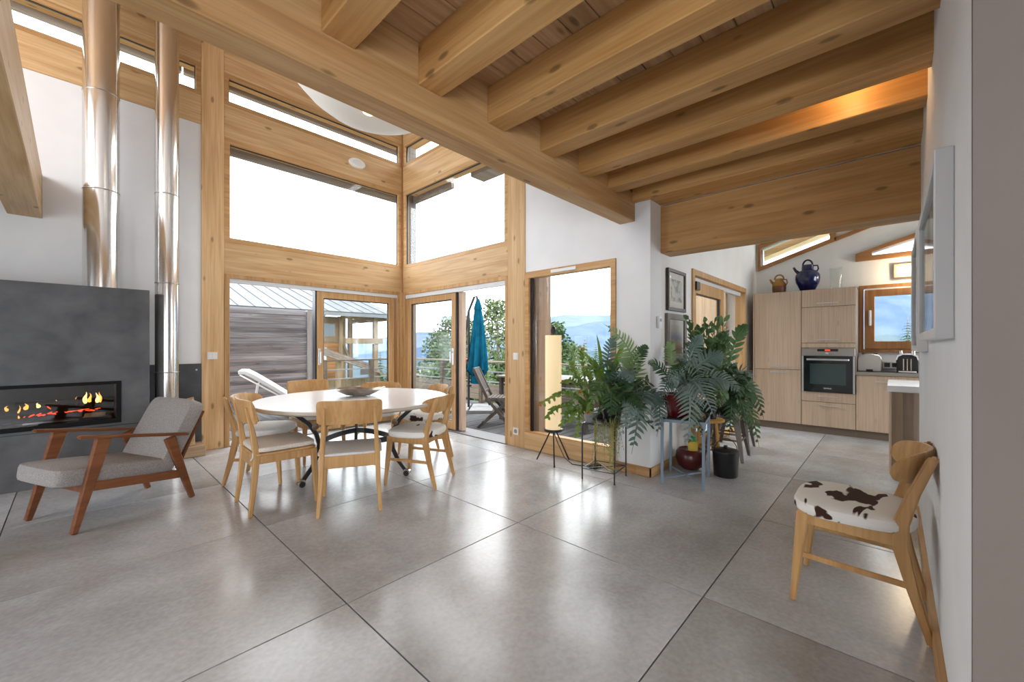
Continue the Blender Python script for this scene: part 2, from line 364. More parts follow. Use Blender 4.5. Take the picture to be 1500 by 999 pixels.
wall_right = struct('wall_right', MB().box(1.492, 4.2, -.5, -.14, 0, 3.0), WALL, 'white wall with framed pictures behind the cowhide chair', 'wall')
struct('wall_end', MB().box(1.47, 1.492, -3.0, -.14, 0, 3.0), ENDWALL, 'shade-toned brown-grey end face of the white wall at the picture edge', 'wall')
wall_south = struct('wall_south', panel(1, -3.1, -3.0, -3.3, 8.0, 0, 3.6, [(-1.6, .2, 1.0, 2.2), (5.9, 7.5, .5, 2.7)]), WALL, 'white back wall with wide openings behind the photographer', 'wall')  # openings invented to let fill light into the room
wall_west = struct('wall_west', panel(0, -3.3, -3.2, -3.1, 6.2, 0, TOP, [(2.6, 5.4, 2.95, 4.85), (3.0, 4.5, .45, 1.95), (-2.2, -.8, .45, 1.75)]), WALL, 'white side wall with openings beyond the left of the fireplace', 'wall')  # openings here are invented too, for the added fill lamps
struct('wall_gallery', panel(1, 1.86, 1.98, -3.2, 3.72, 2.9, TOP), WALL, 'white wall standing on the long timber beam under the roof', 'wall')

# ------------------------------------------------------------------ ceilings, joists, beams
ceiling = struct('ceiling', MB().box(-3.2, 3.95, -3.0, 1.86, 2.87, 2.90), PLANK, 'low boarded ceiling carried on exposed timber joists', 'ceiling')
y = 1.835
while y > -3.0:
    y0 = max(y-.158, -3.0)
    MB().box(-3.2, 3.95, y0+.002, y-.002, 2.845, 2.869).build('plank', PLANK, ceiling, bevel=.003); y -= .158
struct('main_beam', MB().box(-3.2, 3.80, 1.835, 2.0, 2.45, 2.868), BEAMX, '', '', .006, ceiling)
for x in (-2.76, -2.26, -1.76, -1.26, -.76, -.26, .24, .74, 1.24, 1.745, 2.26, 2.745, 3.205, 3.66):
    y0 = -3.0 if x+.16 < 1.47 else (-.155)
    MB().box(x, (x+.155 if x < 3.6 else 3.953), y0, 1.836, 2.625, 2.846).build('joist', JOIST, ceiling, bevel=.005)
struct('lintel_beam', MB().box(3.955, 4.20, -.155, 1.685, 2.155, 2.62), JOIST, '', '', .006, ceiling)
struct('ceiling_kitchen', MB().box(4.2, 8.0, -3.1, 1.93, 3.5, 3.6), KWALL, 'white kitchen ceiling behind the deep timber beam', 'ceiling')
MB().box(3.95, 4.2, -3.1, 1.7, 2.625, 3.6).build('bulkhead', KWALL, bpy.data.objects['ceiling_kitchen'])
roof = struct('ceiling_high', MB().box(-3.3, 4.0, 1.86, 6.25, TOP, TOP+.12), PLANK, 'high boarded ceiling over the double-height dining corner', 'ceiling')
mezz = struct('ceiling_mezzanine', MB().box(-3.2, -.42, 2.0, 5.95, 2.70, 2.87), PLANK, 'boarded underside of the gallery at upper left', 'ceiling')
MB().box(-.42, -.205, 2.0, 5.951, 2.455, 2.872).build('beam', PINE[1], mezz, bevel=.006)

# ------------------------------------------------------------------ posts and bands of the glazed corner
k = [0]
def trim(mb, m, label, bevel=.004):
    k[0] += 1; return struct('trim_%d' % k[0], mb, m, label, 'timber trim', bevel)
trim(MB().box(1.02, 1.245, N0-.015, N1, 0, TOP), PINE[2], 'broad knotty timber post left of the big glazed door, with light switch')
trim(MB().box(E0-.015, E1, 3.245, 3.535, 0, TOP), PINE[2], 'knotty timber post between parasol doorway and paper lamp window')
trim(MB().box(3.655, 3.735, 5.885, 5.965, 0, 2.11), FRAME[2], 'slim timber corner post between the two glazed doors')
trim(MB().box(3.69, 3.75, 5.92, 5.98, 2.11, TOP), KFRAME[2], 'slim dark timber mullion in the high glazed corner')
trim(MB().box(3.83, 4.06, 6.06, 6.29, -.1, TOP), wood('grey_corner_post', (.25, .235, .22), (.17, .16, .15), 2, knots=.4, rough=.9, spec=.03), 'weathered outer corner post seen through the corner glass')
trim(MB().box(1.245, 3.73, N0-.012, N1, 2.11, 2.50), PINE[0], 'knotty timber band above the left glazed door')
trim(MB().box(1.245, 3.73, N0-.012, N1, 3.77, 4.18), PINE[0], 'timber band with round white lamp, between the two high windows')
trim(MB().box(1.245, 3.73, N0-.012, N1, 4.56, TOP), PINE[0], 'timber header above the top left strip window')
trim(MB().box(E0-.012, E1, 3.535, 5.94, 2.11, 2.50), PINE[1], 'knotty timber band above the doorway to the teal parasol')
trim(MB().box(E0-.012, E1, 3.535, 5.94, 3.77, 4.18), PINE[1], 'timber band between high windows on the parasol side')
trim(MB().box(E0-.012, E1, 3.535, 5.94, 4.56, TOP), PINE[1], 'timber header under the roof on the parasol side')
trim(MB().box(-3.2, 1.02, N0-.012, N1, 3.84, 4.18), PINE[0], 'timber band across the wall behind the steel flues')
trim(MB().box(-3.2, 1.02, N0-.012, N1, 4.56, TOP), PINE[0], 'timber header above the strip window behind the flues')

FASC = wood('outer_fascia', (.36, .325, .30), (.26, .23, .21), 0, knots=.4, rough=.8)
trim(MB().box(.9, 4.06, 6.215, 6.29, 4.515, 4.75), FASC, 'grey outer fascia board seen through the top left strip window')
trim(MB().box(-3.2, .88, 6.215, 6.29, 4.515, 4.75), FASC, 'grey outer fascia board seen through the strip window behind flues')
trim(MB().box(1.1, 3.82, 6.215, 6.27, 3.685, 3.95), FASC, 'grey outer fascia board seen atop the wide high window')
trim(MB().box(3.985, 4.05, 5.0, 6.05, 3.685, 3.95), FASC, 'short outer fascia board near the corner of the parasol side window')
trim(MB().box(3.985, 4.25, 3.5, 4.55, 3.72, 3.95), FASC, 'outer fascia board near the beam on the parasol side window')
# ------------------------------------------------------------------ windows
def window(name, label, axis, c, u0, u1, z0, z1, fw, m, depth=.07, inset=.01, cat='window'):
    f = panel(axis, c-inset, c-inset+depth, u0, u1, z0, z1, [(u0+fw, u1-fw, z0+fw, z1-fw)])
    root = thing(name, label, cat, kind='structure')
    f.build('frame', m, root, bevel=.003)
    panel(axis, c+.030, c+.036, u0+fw-.004, u1-fw+.004, z0+fw-.004, z1-fw+.004).build('pane', GLASS, root)
    g = .008
    panel(axis, c+.022, c+.044, u0+fw-.004, u1-fw+.004, z0+fw-.004, z1-fw+.004, [(u0+fw+g, u1-fw-g, z0+fw+g, z1-fw-g)]).build('gasket', BLACK, root)
    return root
window('window_1', 'wide high window above the left glazed door', 1, N0, 1.245, 3.69, 2.50, 3.77, .06, FRAME[0])
window('window_2', 'high window above the doorway to the teal parasol', 0, E0, 3.535, 5.92, 2.50, 3.77, .06, FRAME[1])
window('window_3', 'top strip window above the round white wall lamp', 1, N0, 1.245, 3.69, 4.18, 4.56, .05, FRAME[0])
window('window_4', 'top strip window on the parasol side, partly behind the beam', 0, E0, 3.535, 5.92, 4.18, 4.56, .05, FRAME[1])
window('window_5', 'strip window high behind the steel flues', 1, N0, -3.2, 1.02, 4.18, 4.56, .05, FRAME[0])
w6 = thing('window_6', 'tall fixed window behind the paper floor lamp', 'window', kind='structure')
panel(0, E0-.018, E0+.07, 2.035, 3.245, 0.0, 2.12, [(2.095, 3.185, .215, 2.045)]).build('frame', FRAME[1], w6, bevel=.004)
MB().box(E0-.026, E0-.017, 2.04, 3.24, .004, .20).build('bottom_board', PINE[1], w6, bevel=.003)
panel(0, E0+.030, E0+.036, 2.09, 3.19, .21, 2.05).build('pane', GLASS, w6)
MB().box(E0+.08, E1+.06, 3.10, 3.245, .1, 2.1).build('outer_reveal', wood('larch_reveal', (.40, .27, .19), (.30, .19, .13), 2), w6)
MB().box(E0+.02, E0+.05, 3.155, 3.19, .21, 2.05).build('gasket', BLACK, w6)
MB().box(E0-.035, E0-.018, 2.50, 2.84, 2.063, 2.100).build('trickle_vent', WHITE, w6, bevel=.004)
w7 = thing('window_7', 'small timber kitchen window above the worktop and toaster', 'window', kind='structure')
panel(0, 7.75, 7.83, -.95, .36, 1.14, 2.10, [(-.90, .31, 1.19, 2.05)]).build('frame', KFRAME[2], w7, bevel=.004)
panel(0, 7.735, 7.80, -.90, .30, 1.19, 2.03, [(-.80, .19, 1.30, 1.935)]).build('sash', KFRAME[2], w7, bevel=.005)
panel(0, 7.78, 7.786, -.81, .20, 1.29, 1.945).build('pane', GLASS, w7)
MB().box(7.74, 7.775, -.88, .29, 2.03, 2.05).build('blind', BLINDM, w7)
MB().box(7.715, 7.735, .225, .255, 1.52, 1.74).build('handle', PAINTW, w7, bevel=.006)
def polyframe(o, i, c0, c1):
    mb = MB(); n = len(o)
    for c, lp in ((c0, o), (c0, i), (c1, o), (c1, i)): mb.v += [Vector((c, a, b)) for a, b in lp]
    for j in range(n):
        q = (j+1) % n
        mb.f += [(j, q, n+q, n+j), (2*n+j, 3*n+j, 3*n+q, 2*n+q), (j, 2*n+j, 2*n+q, q), (n+j, n+q, 3*n+q, 3*n+j)]
    return mb
w8 = thing('window_8', 'slanted four-sided high window above the tall cupboards', 'window', kind='structure')
polyframe([(1.65, 2.47), (.62, 2.81), (.62, 3.24), (1.65, 2.91)], WH1, 7.76, 7.88).build('frame', KFRAME[1], w8, bevel=.003)
MB().poly([(7.85, *p) for p in WH1]).build('pane', GLASS, w8)
MB().bar((7.78, .64, 2.825), (7.78, .10, 3.0), .04, .05).build('cover_strip', KFRAME[1], w8)
MB().bar((8.25, 1.9, 2.838), (8.25, .4, 3.33), .30, .34, side=(1, 0, 0)).build('outer_rafter', PINE[1], w8)
w9 = thing('window_9', 'triangular high window above the kitchen window and square lamp', 'window', kind='structure')
polyframe([(.40, 2.46), (-1.32, 2.46), (-1.32, 3.11), (.40, 2.57)], WH2, 7.76, 7.88).build('frame', KFRAME[1], w9, bevel=.003)
MB().poly([(7.85, *p) for p in WH2]).build('pane', GLASS, w9)

# ------------------------------------------------------------------ sliding doors
def sash(parent, axis, c, u0, u1, z0, z1, sw, m, knob=None):
    """sliding sash with pane"""
    s = panel(axis, c, c+.065, u0, u1, z0, z1, [(u0+sw, u1-sw, z0+.12, z1-sw)]).build('sash', m, parent, bevel=.004)
    panel(axis, c+.03, c+.036, u0+sw-.005, u1-sw+.005, z0+.115, z1-sw+.005).build('pane', GLASS, s)
    panel(axis, c+.02, c+.046, u0+sw-.004, u1-sw+.004, z0+.116, z1-sw+.004, [(u0+sw+.012, u1-sw-.012, z0+.13, z1-sw-.012)]).build('gasket', BLACK, s)
    if knob is not None:
        h = MB()
        if axis == 1: h.box(knob-.018, knob+.018, c-.012, c, .96, 1.20).box(knob-.012, knob+.012, c-.05, c-.012, 1.13, 1.155).box(knob-.012, knob+.012, c-.06, c-.045, .99, 1.155)
        else: h.box(c-.012, c, knob-.018, knob+.018, .96, 1.20).box(c-.05, c-.012, knob-.012, knob+.012, 1.13, 1.155).box(c-.06, c-.045, knob-.012, knob+.012, .99, 1.155)
        h.build('handle', ALU, s, bevel=.004)
    return s
d1 = thing('door_1', 'wide sliding glass door standing open toward the grey board screen', 'glass door', kind='structure')
panel(1, N0-.02, N0+.12, 1.245, 3.66, 0, 2.115, [(1.30, 3.62, -1, 2.065)]).build('frame', FRAME[2], d1, bevel=.003)
MB().box(1.30, 3.62, N0+.0, N0+.05, 2.015, 2.065).build('blind', BLINDM, d1)
panel(1, N0+.10, N0+.15, 2.42, 3.60, .02, 2.02, [(2.48, 3.54, .10, 1.95)]).build('fixed_sash', FRAME[2], d1); panel(1, N0+.12, N0+.126, 2.47, 3.55, .09, 1.96).build('pane', GLASS, d1)
sash(d1, 1, N0+.02, 2.345, 3.575, .02, 2.015, .095, FRAME[2], 2.385)
MB().box(2.325, 2.345, N0+.02, N0+.12, .02, 2.015).build('gasket', BLACK, d1)
MB().box(1.25, 3.65, N0-.015, 6.22, -.06, .012).build('threshold', mat('threshold_alu', (.16, .16, .165), .6), d1)
d2 = thing('door_2', 'sliding glass door standing open toward the teal parasol', 'glass door', kind='structure')
panel(0, E0-.02, E0+.12, 3.535, 5.90, 0, 2.115, [(3.575, 5.86, -1, 2.065)]).build('frame', FRAME[2], d2, bevel=.003)
MB().box(E0+.0, E0+.05, 3.575, 5.86, 2.005, 2.065).build('blind', BLINDM, d2)
sash(d2, 0, E0+.02, 4.60, 5.84, .02, 2.005, .095, FRAME[2], 4.65)
MB().box(E0+.03, E0+.10, 4.575, 4.60, .02, 2.005).build('gasket', BLACK, d2)
MB().box(E0+.06, E0+.125, 4.49, 4.575, .02, 2.01).build('stile', wood('pale_stile', (.55, .42, .33), (.46, .34, .26), 2, knots=0), d2)
panel(0, E0+.10, E0+.106, 4.56, 5.80, .02, 2.01).build('pane', GLASS, d2)
MB().box(E0-.03, 4.0, 3.54, 5.89, -.06, .012).build('threshold', mat('threshold_alu', (.16, .16, .165), .6), d2)
d3 = thing('door_3', 'timber sliding glass door between the plants and the kitchen cupboards', 'glass door', kind='structure')
panel(1, 1.66, 1.80, 4.8, 7.1, 0, 2.12, [(4.87, 7.03, .02, 2.05)]).build('frame', FRAME[2], d3, bevel=.004)
MB().box(4.87, 7.03, 1.72, 1.78, 2.0, 2.05).build('blind', BLINDM, d3)
sash(d3, 1, 1.70, 4.87, 6.10, .02, 2.0, .14, FRAME[2])
panel(1, 1.745, 1.751, 6.10, 7.03, .02, 2.0).build('pane', GLASS, d3)
MB().box(4.86, 4.98, 1.64, 1.70, 1.88, 1.98).build('roller_bracket', BLACK, d3, bevel=.006)
MB().box(7.0, 7.12, 1.93, 3.0, -.05, 2.6).build('outer_panel', wood('pale_outer_panel', (.62, .47, .33), (.52, .37, .24), 2, knots=.5), d3)

# ------------------------------------------------------------------ baseboards
struct('baseboard_east', MB().box(3.700, 3.722, 1.66, 2.035, 0, .085), FRAME[1], 'wooden baseboard under the white wall behind the plants', 'baseboard', .003)
struct('baseboard_terrace', MB().box(3.700, 4.80, 1.658, 1.682, 0, .085), FRAME[0], 'wooden baseboard under the two pictures, behind the blue plant table', 'baseboard', .003)
struct('baseboard_right', MB().box(2.02, 4.2, -.142, -.118, 0, .075), FRAME[0], 'long wooden baseboard length behind the cowhide chair', 'baseboard', .003)
struct('baseboard_near', MB().box(1.46, 2.012, -.142, -.110, 0, .085), FRAME[0], 'short nearer baseboard length at the foot of the white wall', 'baseboard', .003)

# ------------------------------------------------------------------ small fittings
def plate(name, label, cat, axis, c, u, z, wd, ht, th=.012, sgn=-1):
    r = thing(name, label, cat, (u, c, z) if axis == 1 else (c, u, z))
    def bx(a, b, e, f, t0, t1): return MB().box(a, b, min(t0*sgn, t1*sgn), max(t0*sgn, t1*sgn), e, f) if axis == 1 else MB().box(min(t0*sgn, t1*sgn), max(t0*sgn, t1*sgn), a, b, e, f)
    bx(-wd/2, wd/2, -ht/2, ht/2, 0, th).build('cover', WHITE, r, bevel=.003); return r, bx
r, bx = plate('light_switch', 'white double light switch on the left timber post', 'switch', 1, N0-.015, 1.125, 1.12, .10, .085)
bx(-.038, -.002, -.03, .03, .012, .017).build('rocker', WHITE, r, bevel=.002); bx(.002, .038, -.03, .03, .012, .017).build('rocker', WHITE, r, bevel=.002)
r, bx = plate('light_switch', 'white light switch on the post between doorway and lamp window', 'switch', 0, E0-.015, 3.385, 1.11, .085, .085)
bx(-.03, .03, -.03, .03, .012, .017).build('rocker', WHITE, r, bevel=.002)
r, bx = plate('wall_socket', 'white wall socket low on the post beside the parasol doorway', 'socket', 0, E0-.015, 3.385, .19, .085, .085)
MB().rings([[(-.013, .026*cos(t*pi/8), .026*sin(t*pi/8)) for t in range(16)], [(-.016, .024*cos(t*pi/8), .024*sin(t*pi/8)) for t in range(16)]]).build('recess', mat('socket_grey', (.25, .25, .25), .5), r)
r, bx = plate('thermostat', 'small white thermostat on the wall left of the pictures', 'thermostat', 1, 1.68, 3.90, 1.47, .07, .115, .025)
bx(-.02, .02, .005, .035, .025, .028).build('display', mat('display_grey', (.3, .32, .32), .3), r)
r, bx = plate('wall_socket', 'double socket box on the splashback beside the toaster', 'socket', 0, 7.755, .02, .97, .17, .10, .03)
bx(-.07, -.01, -.03, .03, .03, .034).build('recess', BLACKPL, r); bx(.01, .07, -.03, .03, .03, .034).build('recess', BLACKPL, r)
r = thing('wall_spot', 'small round white lamp on the timber band between high windows', 'lamp', (2.92, N0-.012, 3.99))
MB().rings([[(rr*cos(2*pi*j/24), y_, rr*.55*sin(2*pi*j/24)) for j in range(24)] for rr, y_ in ((.13, 0), (.13, -.025), (.115, -.04))]).build('housing', WHITE, r, smooth=True)
MB().rings([[(rr*cos(2*pi*j/24), y_, rr*.55*sin(2*pi*j/24)) for j in range(24)] for rr, y_ in ((.085, -.039), (.07, -.050), (.03, -.056))]).build('diffuser', PAINTW, r, smooth=True)
r = thing('wall_lamp', 'square glowing wall lamp above the kitchen window', 'lamp', (7.8, -.13, 2.27))
panel(0, -.05, 0, -.125, .125, -.095, .095, [(-.09, .09, -.062, .062)]).build('frame', mat('lamp_wood', (.25, .17, .10), .5), r, bevel=.004)
MB().box(-.035, -.02, -.092, .092, -.064, .064).build('diffuser', LIT, r)
pl = bpy.data.lights.new('wall_lamp_light', 'POINT'); pl.energy = 5; pl.color = (1, .78, .5); pl.shadow_soft_size = .06
link('glow', pl, r, (-.13, 0, 0))

def picture(name, label, axis, c, u0, u1, z0, z1, fw, th, fm, art, sgn, matw=0, glass=True):
    """flat framed picture hung on a wall; sgn = side of the wall it hangs on"""
    r = thing(name, label, 'picture', ((u0+u1)/2, c, (z0+z1)/2) if axis == 1 else (c, (u0+u1)/2, (z0+z1)/2))
    hw, hh = (u1-u0)/2, (z1-z0)/2; a, b = sorted((0, sgn*th))
    panel(axis, a, b, -hw, hw, -hh, hh, [(-hw+fw, hw-fw, -hh+fw, hh-fw)]).build('frame', fm, r, bevel=.003)
    a, b = sorted((sgn*.002, sgn*(th*.45)))
    panel(axis, a, b, -hw+fw, hw-fw, -hh+fw, hh-fw).build('mount', mat(name+'_mount', (.74, .71, .66), .8), r)
    a, b = sorted((sgn*th*.45, sgn*(th*.5)))
    panel(axis, a, b, -hw+fw+matw, hw-fw-matw, -hh+fw+matw*1.1, hh-fw-matw*1.1).build('print', art, r)
    if glass:
        a, b = sorted((sgn*th*.7, sgn*(th*.75))); panel(axis, a, b, -hw+fw, hw-fw, -hh+fw, hh-fw).build('pane', GLASS, r)
    return r
ETCH = noisy('etching_print', (.55, .53, .50), (.22, .21, .20), 11, .9, .5, .62, 8)
def landscape():
    m = mat('landscape_print', (.6, .6, .6), .9); b = m.node_tree.nodes['Principled BSDF']; t = N(m, 'TexCoord'); s_ = N(m, 'SeparateXYZ'); L(m, t.outputs['Object'], s_.inputs[0])
    n = N(m, 'TexNoise'); n.inputs['Scale'].default_value = 9; L(m, t.outputs['Object'], n.inputs[0])
    ad = N(m, 'Math', operation='MULTIPLY_ADD'); ad.inputs[1].default_value = .12; L(m, n.outputs[0], ad.inputs[0]); L(m, s_.outputs['Z'], ad.inputs[2])
    mr = N(m, 'MapRange'); mr.inputs['From Min'].default_value = -.12; mr.inputs['From Max'].default_value = .24; L(m, ad.outputs[0], mr.inputs[0])
    r_ = ramp(m, [(0, (.42, .25, .16)), (.28, (.50, .32, .22)), (.42, (.62, .52, .42)), (.55, (.36, .40, .55)), (.75, (.62, .62, .62)), (1, (.70, .66, .60))]); L(m, mr.outputs[0], r_.inputs[0]); L(m, r_.outputs[0], b.inputs['Base Color']); return m
picture('etching_picture', 'dark framed grey etching, upper of the two by the plants', 1, 1.68, 4.08, 4.56, 1.60, 2.03, .035, .03, mat('dark_frame', (.035, .03, .026), .4), ETCH, -1, .06)
picture('landscape_picture', 'grey-brown framed landscape painting under the dark etching', 1, 1.68, 4.06, 4.58, 1.04, 1.57, .06, .03, mat('taupe_frame', (.16, .14, .12), .5), landscape(), -1, .05)
ARTG = noisy('tree_photo_print', (.42, .40, .37), (.16, .15, .14), 7, .9, .42, .60, 8, stretch=(1, 1, .6))
picture('tall_white_picture', 'white framed grey picture, nearest on the right wall', 0 if False else 1, -.14, 1.86, 2.98, 1.27, 1.87, .035, .045, PAINTW, ARTG, 1, 0)
picture('tall_white_picture', 'white framed picture nearer the kitchen on the right wall', 1, -.14, 3.16, 4.1, 1.21, 1.90, .035, .045, PAINTW, ARTG, 1, 0)

for i, (lx, ly, lab) in enumerate(((3.02, .18, 'small ceiling spot between the joists glowing on a joist near the right wall'),)):
    r = thing('ceiling_spot', lab, 'lamp', (lx, ly, 2.845))
    MB().lathe([(.035, -.05), (.04, -.045), (.04, 0)], 18).build('housing', ALU, r, smooth=True); MB().lathe([(.03, -.053), (.028, -.050)], 18).build('diffuser', LIT, r)
    q = bpy.data.lights.new('spot_light', 'POINT'); q.energy = 1.1; q.color = (1, .66, .30); q.shadow_soft_size = .03; link('spot_glow', q, r, (.03, 0, -.10))
# ------------------------------------------------------------------ fireplace and flues
fp = thing('fireplace', 'dark slate clad fireplace block with a wide glazed burning hearth', 'fireplace', (0, 5.44, 0))
panel(1, 0, .50, -1.9, .517, 0, 1.794, [(-1.34, .282, .535, .885)]).build('cladding', SLATE, fp, bevel=.003)
fr = panel(1, -.006, .03, -1.37, .312, .505, .905, [(-1.335, .277, .545, .875)]).build('hearth_frame', HEARTH, fp)
MB().box(-1.34, .282, .42, .44, .535, .885).box(-1.34, .282, .03, .42, .52, .536).build('firebox', CHAR, fp)
panel(1, .006, .010, -1.336, .278, .544, .876).build('pane', SMOKE, fr)
MB().box(-1.30, .25, .02, .12, .537, .575).build('ash_tray', HEARTH, fp, bevel=.004)
MB().box(-.30, .03, .012, .02, .562, .572).build('pull_handle', CHROME, fp)
for x0 in (-.62, .06):
    MB().rings([[(x0, .03, .575), (x0+.14, .03, .575), (x0+.15, .10, .60), (x0+.01, .10, .60)], [(x0, .03, .58), (x0+.14, .03, .58), (x0+.15, .10, .606), (x0+.01, .10, .606)]]).build('deflector', mat('grey_plate', (.18, .18, .17), .4, .5), fp)
def hearth_log(p0, p1, r):
    p0, p1 = Vector(p0), Vector(p1); pts = [p0.lerp(p1, t/6)+Vector((0, R.uniform(-.008, .008), R.uniform(-.008, .008))) for t in range(7)]
    return MB().tube(pts, [r*R.uniform(.85, 1.1) for _ in pts], 9).build('hearth_log', CHAR, fp, smooth=True)
hearth_log((-.48, .22, .635), (.12, .20, .655), .040); hearth_log((-.95, .25, .625), (-.33, .26, .64), .045); hearth_log((-.35, .30, .70), (.02, .15, .71), .033)
e = MB()
for i in range(34):
    x_ = R.uniform(-.8, .16); e.tube([(x_, .165+R.uniform(-.01, .012), .595+R.uniform(0, .02)+.025*(x_+.8)), (x_+R.uniform(.01, .035), .165, .597+R.uniform(0, .024)+.025*(x_+.8))], R.uniform(.003, .006), 5)
o = e.build('ember_bed', EMBER, fp); o['kind'] = 'stuff'
for pts in ([(-.22, .172, .61), (-.17, .170, .625), (-.13, .168, .622), (-.10, .168, .635)], [(-.13, .17, .63), (-.14, .17, .66), (-.165, .17, .69)], [(-.05, .17, .625), (.0, .166, .632), (.06, .163, .637), (.10, .162, .645)], [(-.40, .2, .615), (-.33, .2, .622), (-.30, .2, .64)]):
    MB().tube(pts, [.006, .004, .005, .003][:len(pts)], 5).build('ember', EMBER, fp)
def flame(x, y_, z, h, wd, m):
    pts = [(x+.005*sin(t*1.1+x*30)*t/3, y_, z+h*1.15*t/6) for t in range(7)]
    MB().tube(pts, [wd*.75*q for q in (.5, .95, 1, .8, .5, .25, .04)], 8).build('flame', m, fp, smooth=2)
for a in ((-.33, .19, .60, .10, .012, FLAME), (-.29, .2, .67, .05, .02, FLAME), (-.22, .2, .68, .04, .018, FLAMEY), (-.115, .2, .68, .055, .012, FLAMEY), (.015, .19, .665, .085, .012, FLAME), (.075, .19, .69, .095, .022, FLAMEY), (.105, .2, .69, .085, .016, FLAME), (.155, .19, .69, .085, .02, FLAMEY), (.175, .2, .69, .09, .013, FLAME), (-.60, .19, .65, .06, .02, FLAME), (-.56, .2, .65, .045, .022, FLAME), (-.40, .2, .67, .04, .015, FLAME)): flame(*a)
fl = bpy.data.lights.new('fire_glow', 'POINT'); fl.energy = .2; fl.color = (1, .45, .12); fl.shadow_soft_size = .08; link('fire_glow', fl, fp, (-.1, .12, .74))
MB().box(-1.9, .517, -.004, 0, .478, .484).build('shadow_joint', BLACK, fp)
for lab, x, y_, z, r in (('thick polished steel flue rising from the fireplace block', .185, 5.69, 1.795, .132), ('slimmer polished steel flue standing right of the fireplace', .685, 5.72, 0, .102)):
    p = thing('flue_pipe', lab, 'flue', (x, y_, z), group='steel flues')
    MB().lathe([(r, 0), (r, TOP-z)], 40).build('pipe', STEEL, p, smooth=True)
    for q in (.95, 1.9, 2.85):
        if z+q < 4.9: MB().lathe([(r+.0005, q), (r+.0025, q+.003), (r+.0025, q+.009), (r+.0005, q+.012)], 40).build('seam', SEAMM, p, smooth=True)
st = thing('log_store', 'dark steel backed log store between flue and timber post', 'log store', (.80, 5.93, 0))
MB().box(-.25, .22, -.01, .015, .12, 1.03).build('back_sheet', DARKSTEEL, st)
MB().box(.0, .215, -.26, -.012, .0, .115).build('base_board', wood('log_store_wood', (.56, .41, .27), (.45, .31, .19), 0), st, bevel=.004)
for x in (-.18, .17): MB().rings([[(x+.012*cos(t*pi/4), -.012, .96+.012*sin(t*pi/4)) for t in range(8)], [(x+.008*cos(t*pi/4), -.02, .96+.008*sin(t*pi/4)) for t in range(8)]]).build('bolt', ALU, st)
def firewood(loc, rot, s, label):
    mb = MB(); pr = [(-.07, -.05), (.06, -.06), (.085, .0), (.03, .07), (-.05, .05)]
    mb.rings([[(a*s*(1+.05*sin(i*3)), b*s, (.55*i/4) if i < 4 else .50+a*.5) for a, b in pr] for i in range(5)])
    o = mb.build('firewood_log', LOGW, None, loc, rot, bevel=.004); return tag(o, label, 'firewood')
firewood((.855, 5.80, .118), (.0, -.02, .3), 1.05, 'split firewood log leaning behind the armchair beside the slim flue')

# ------------------------------------------------------------------ pendant
pd = thing('pendant_lamp', 'huge white fabric bubble lamp half hidden by the long beam', 'lamp', (1.52, 2.78, 3.50))
prof = [(.68*sin(t*pi/16), -.62*cos(t*pi/16)) for t in range(1, 16)]
MB().lathe(prof, 40).build('lamp_shade', BUBBLE, pd, smooth=True)
MB().tube([(0, 0, .61), (0, 0, 1.75)], .006, 6).build('cord', WHITE, pd)
MB().lathe([(.045, -.624), (.03, -.634), (.005, -.636)], 16, (-.10, -.08, .012)).build('bulb_glow', LIT, pd, smooth=True)

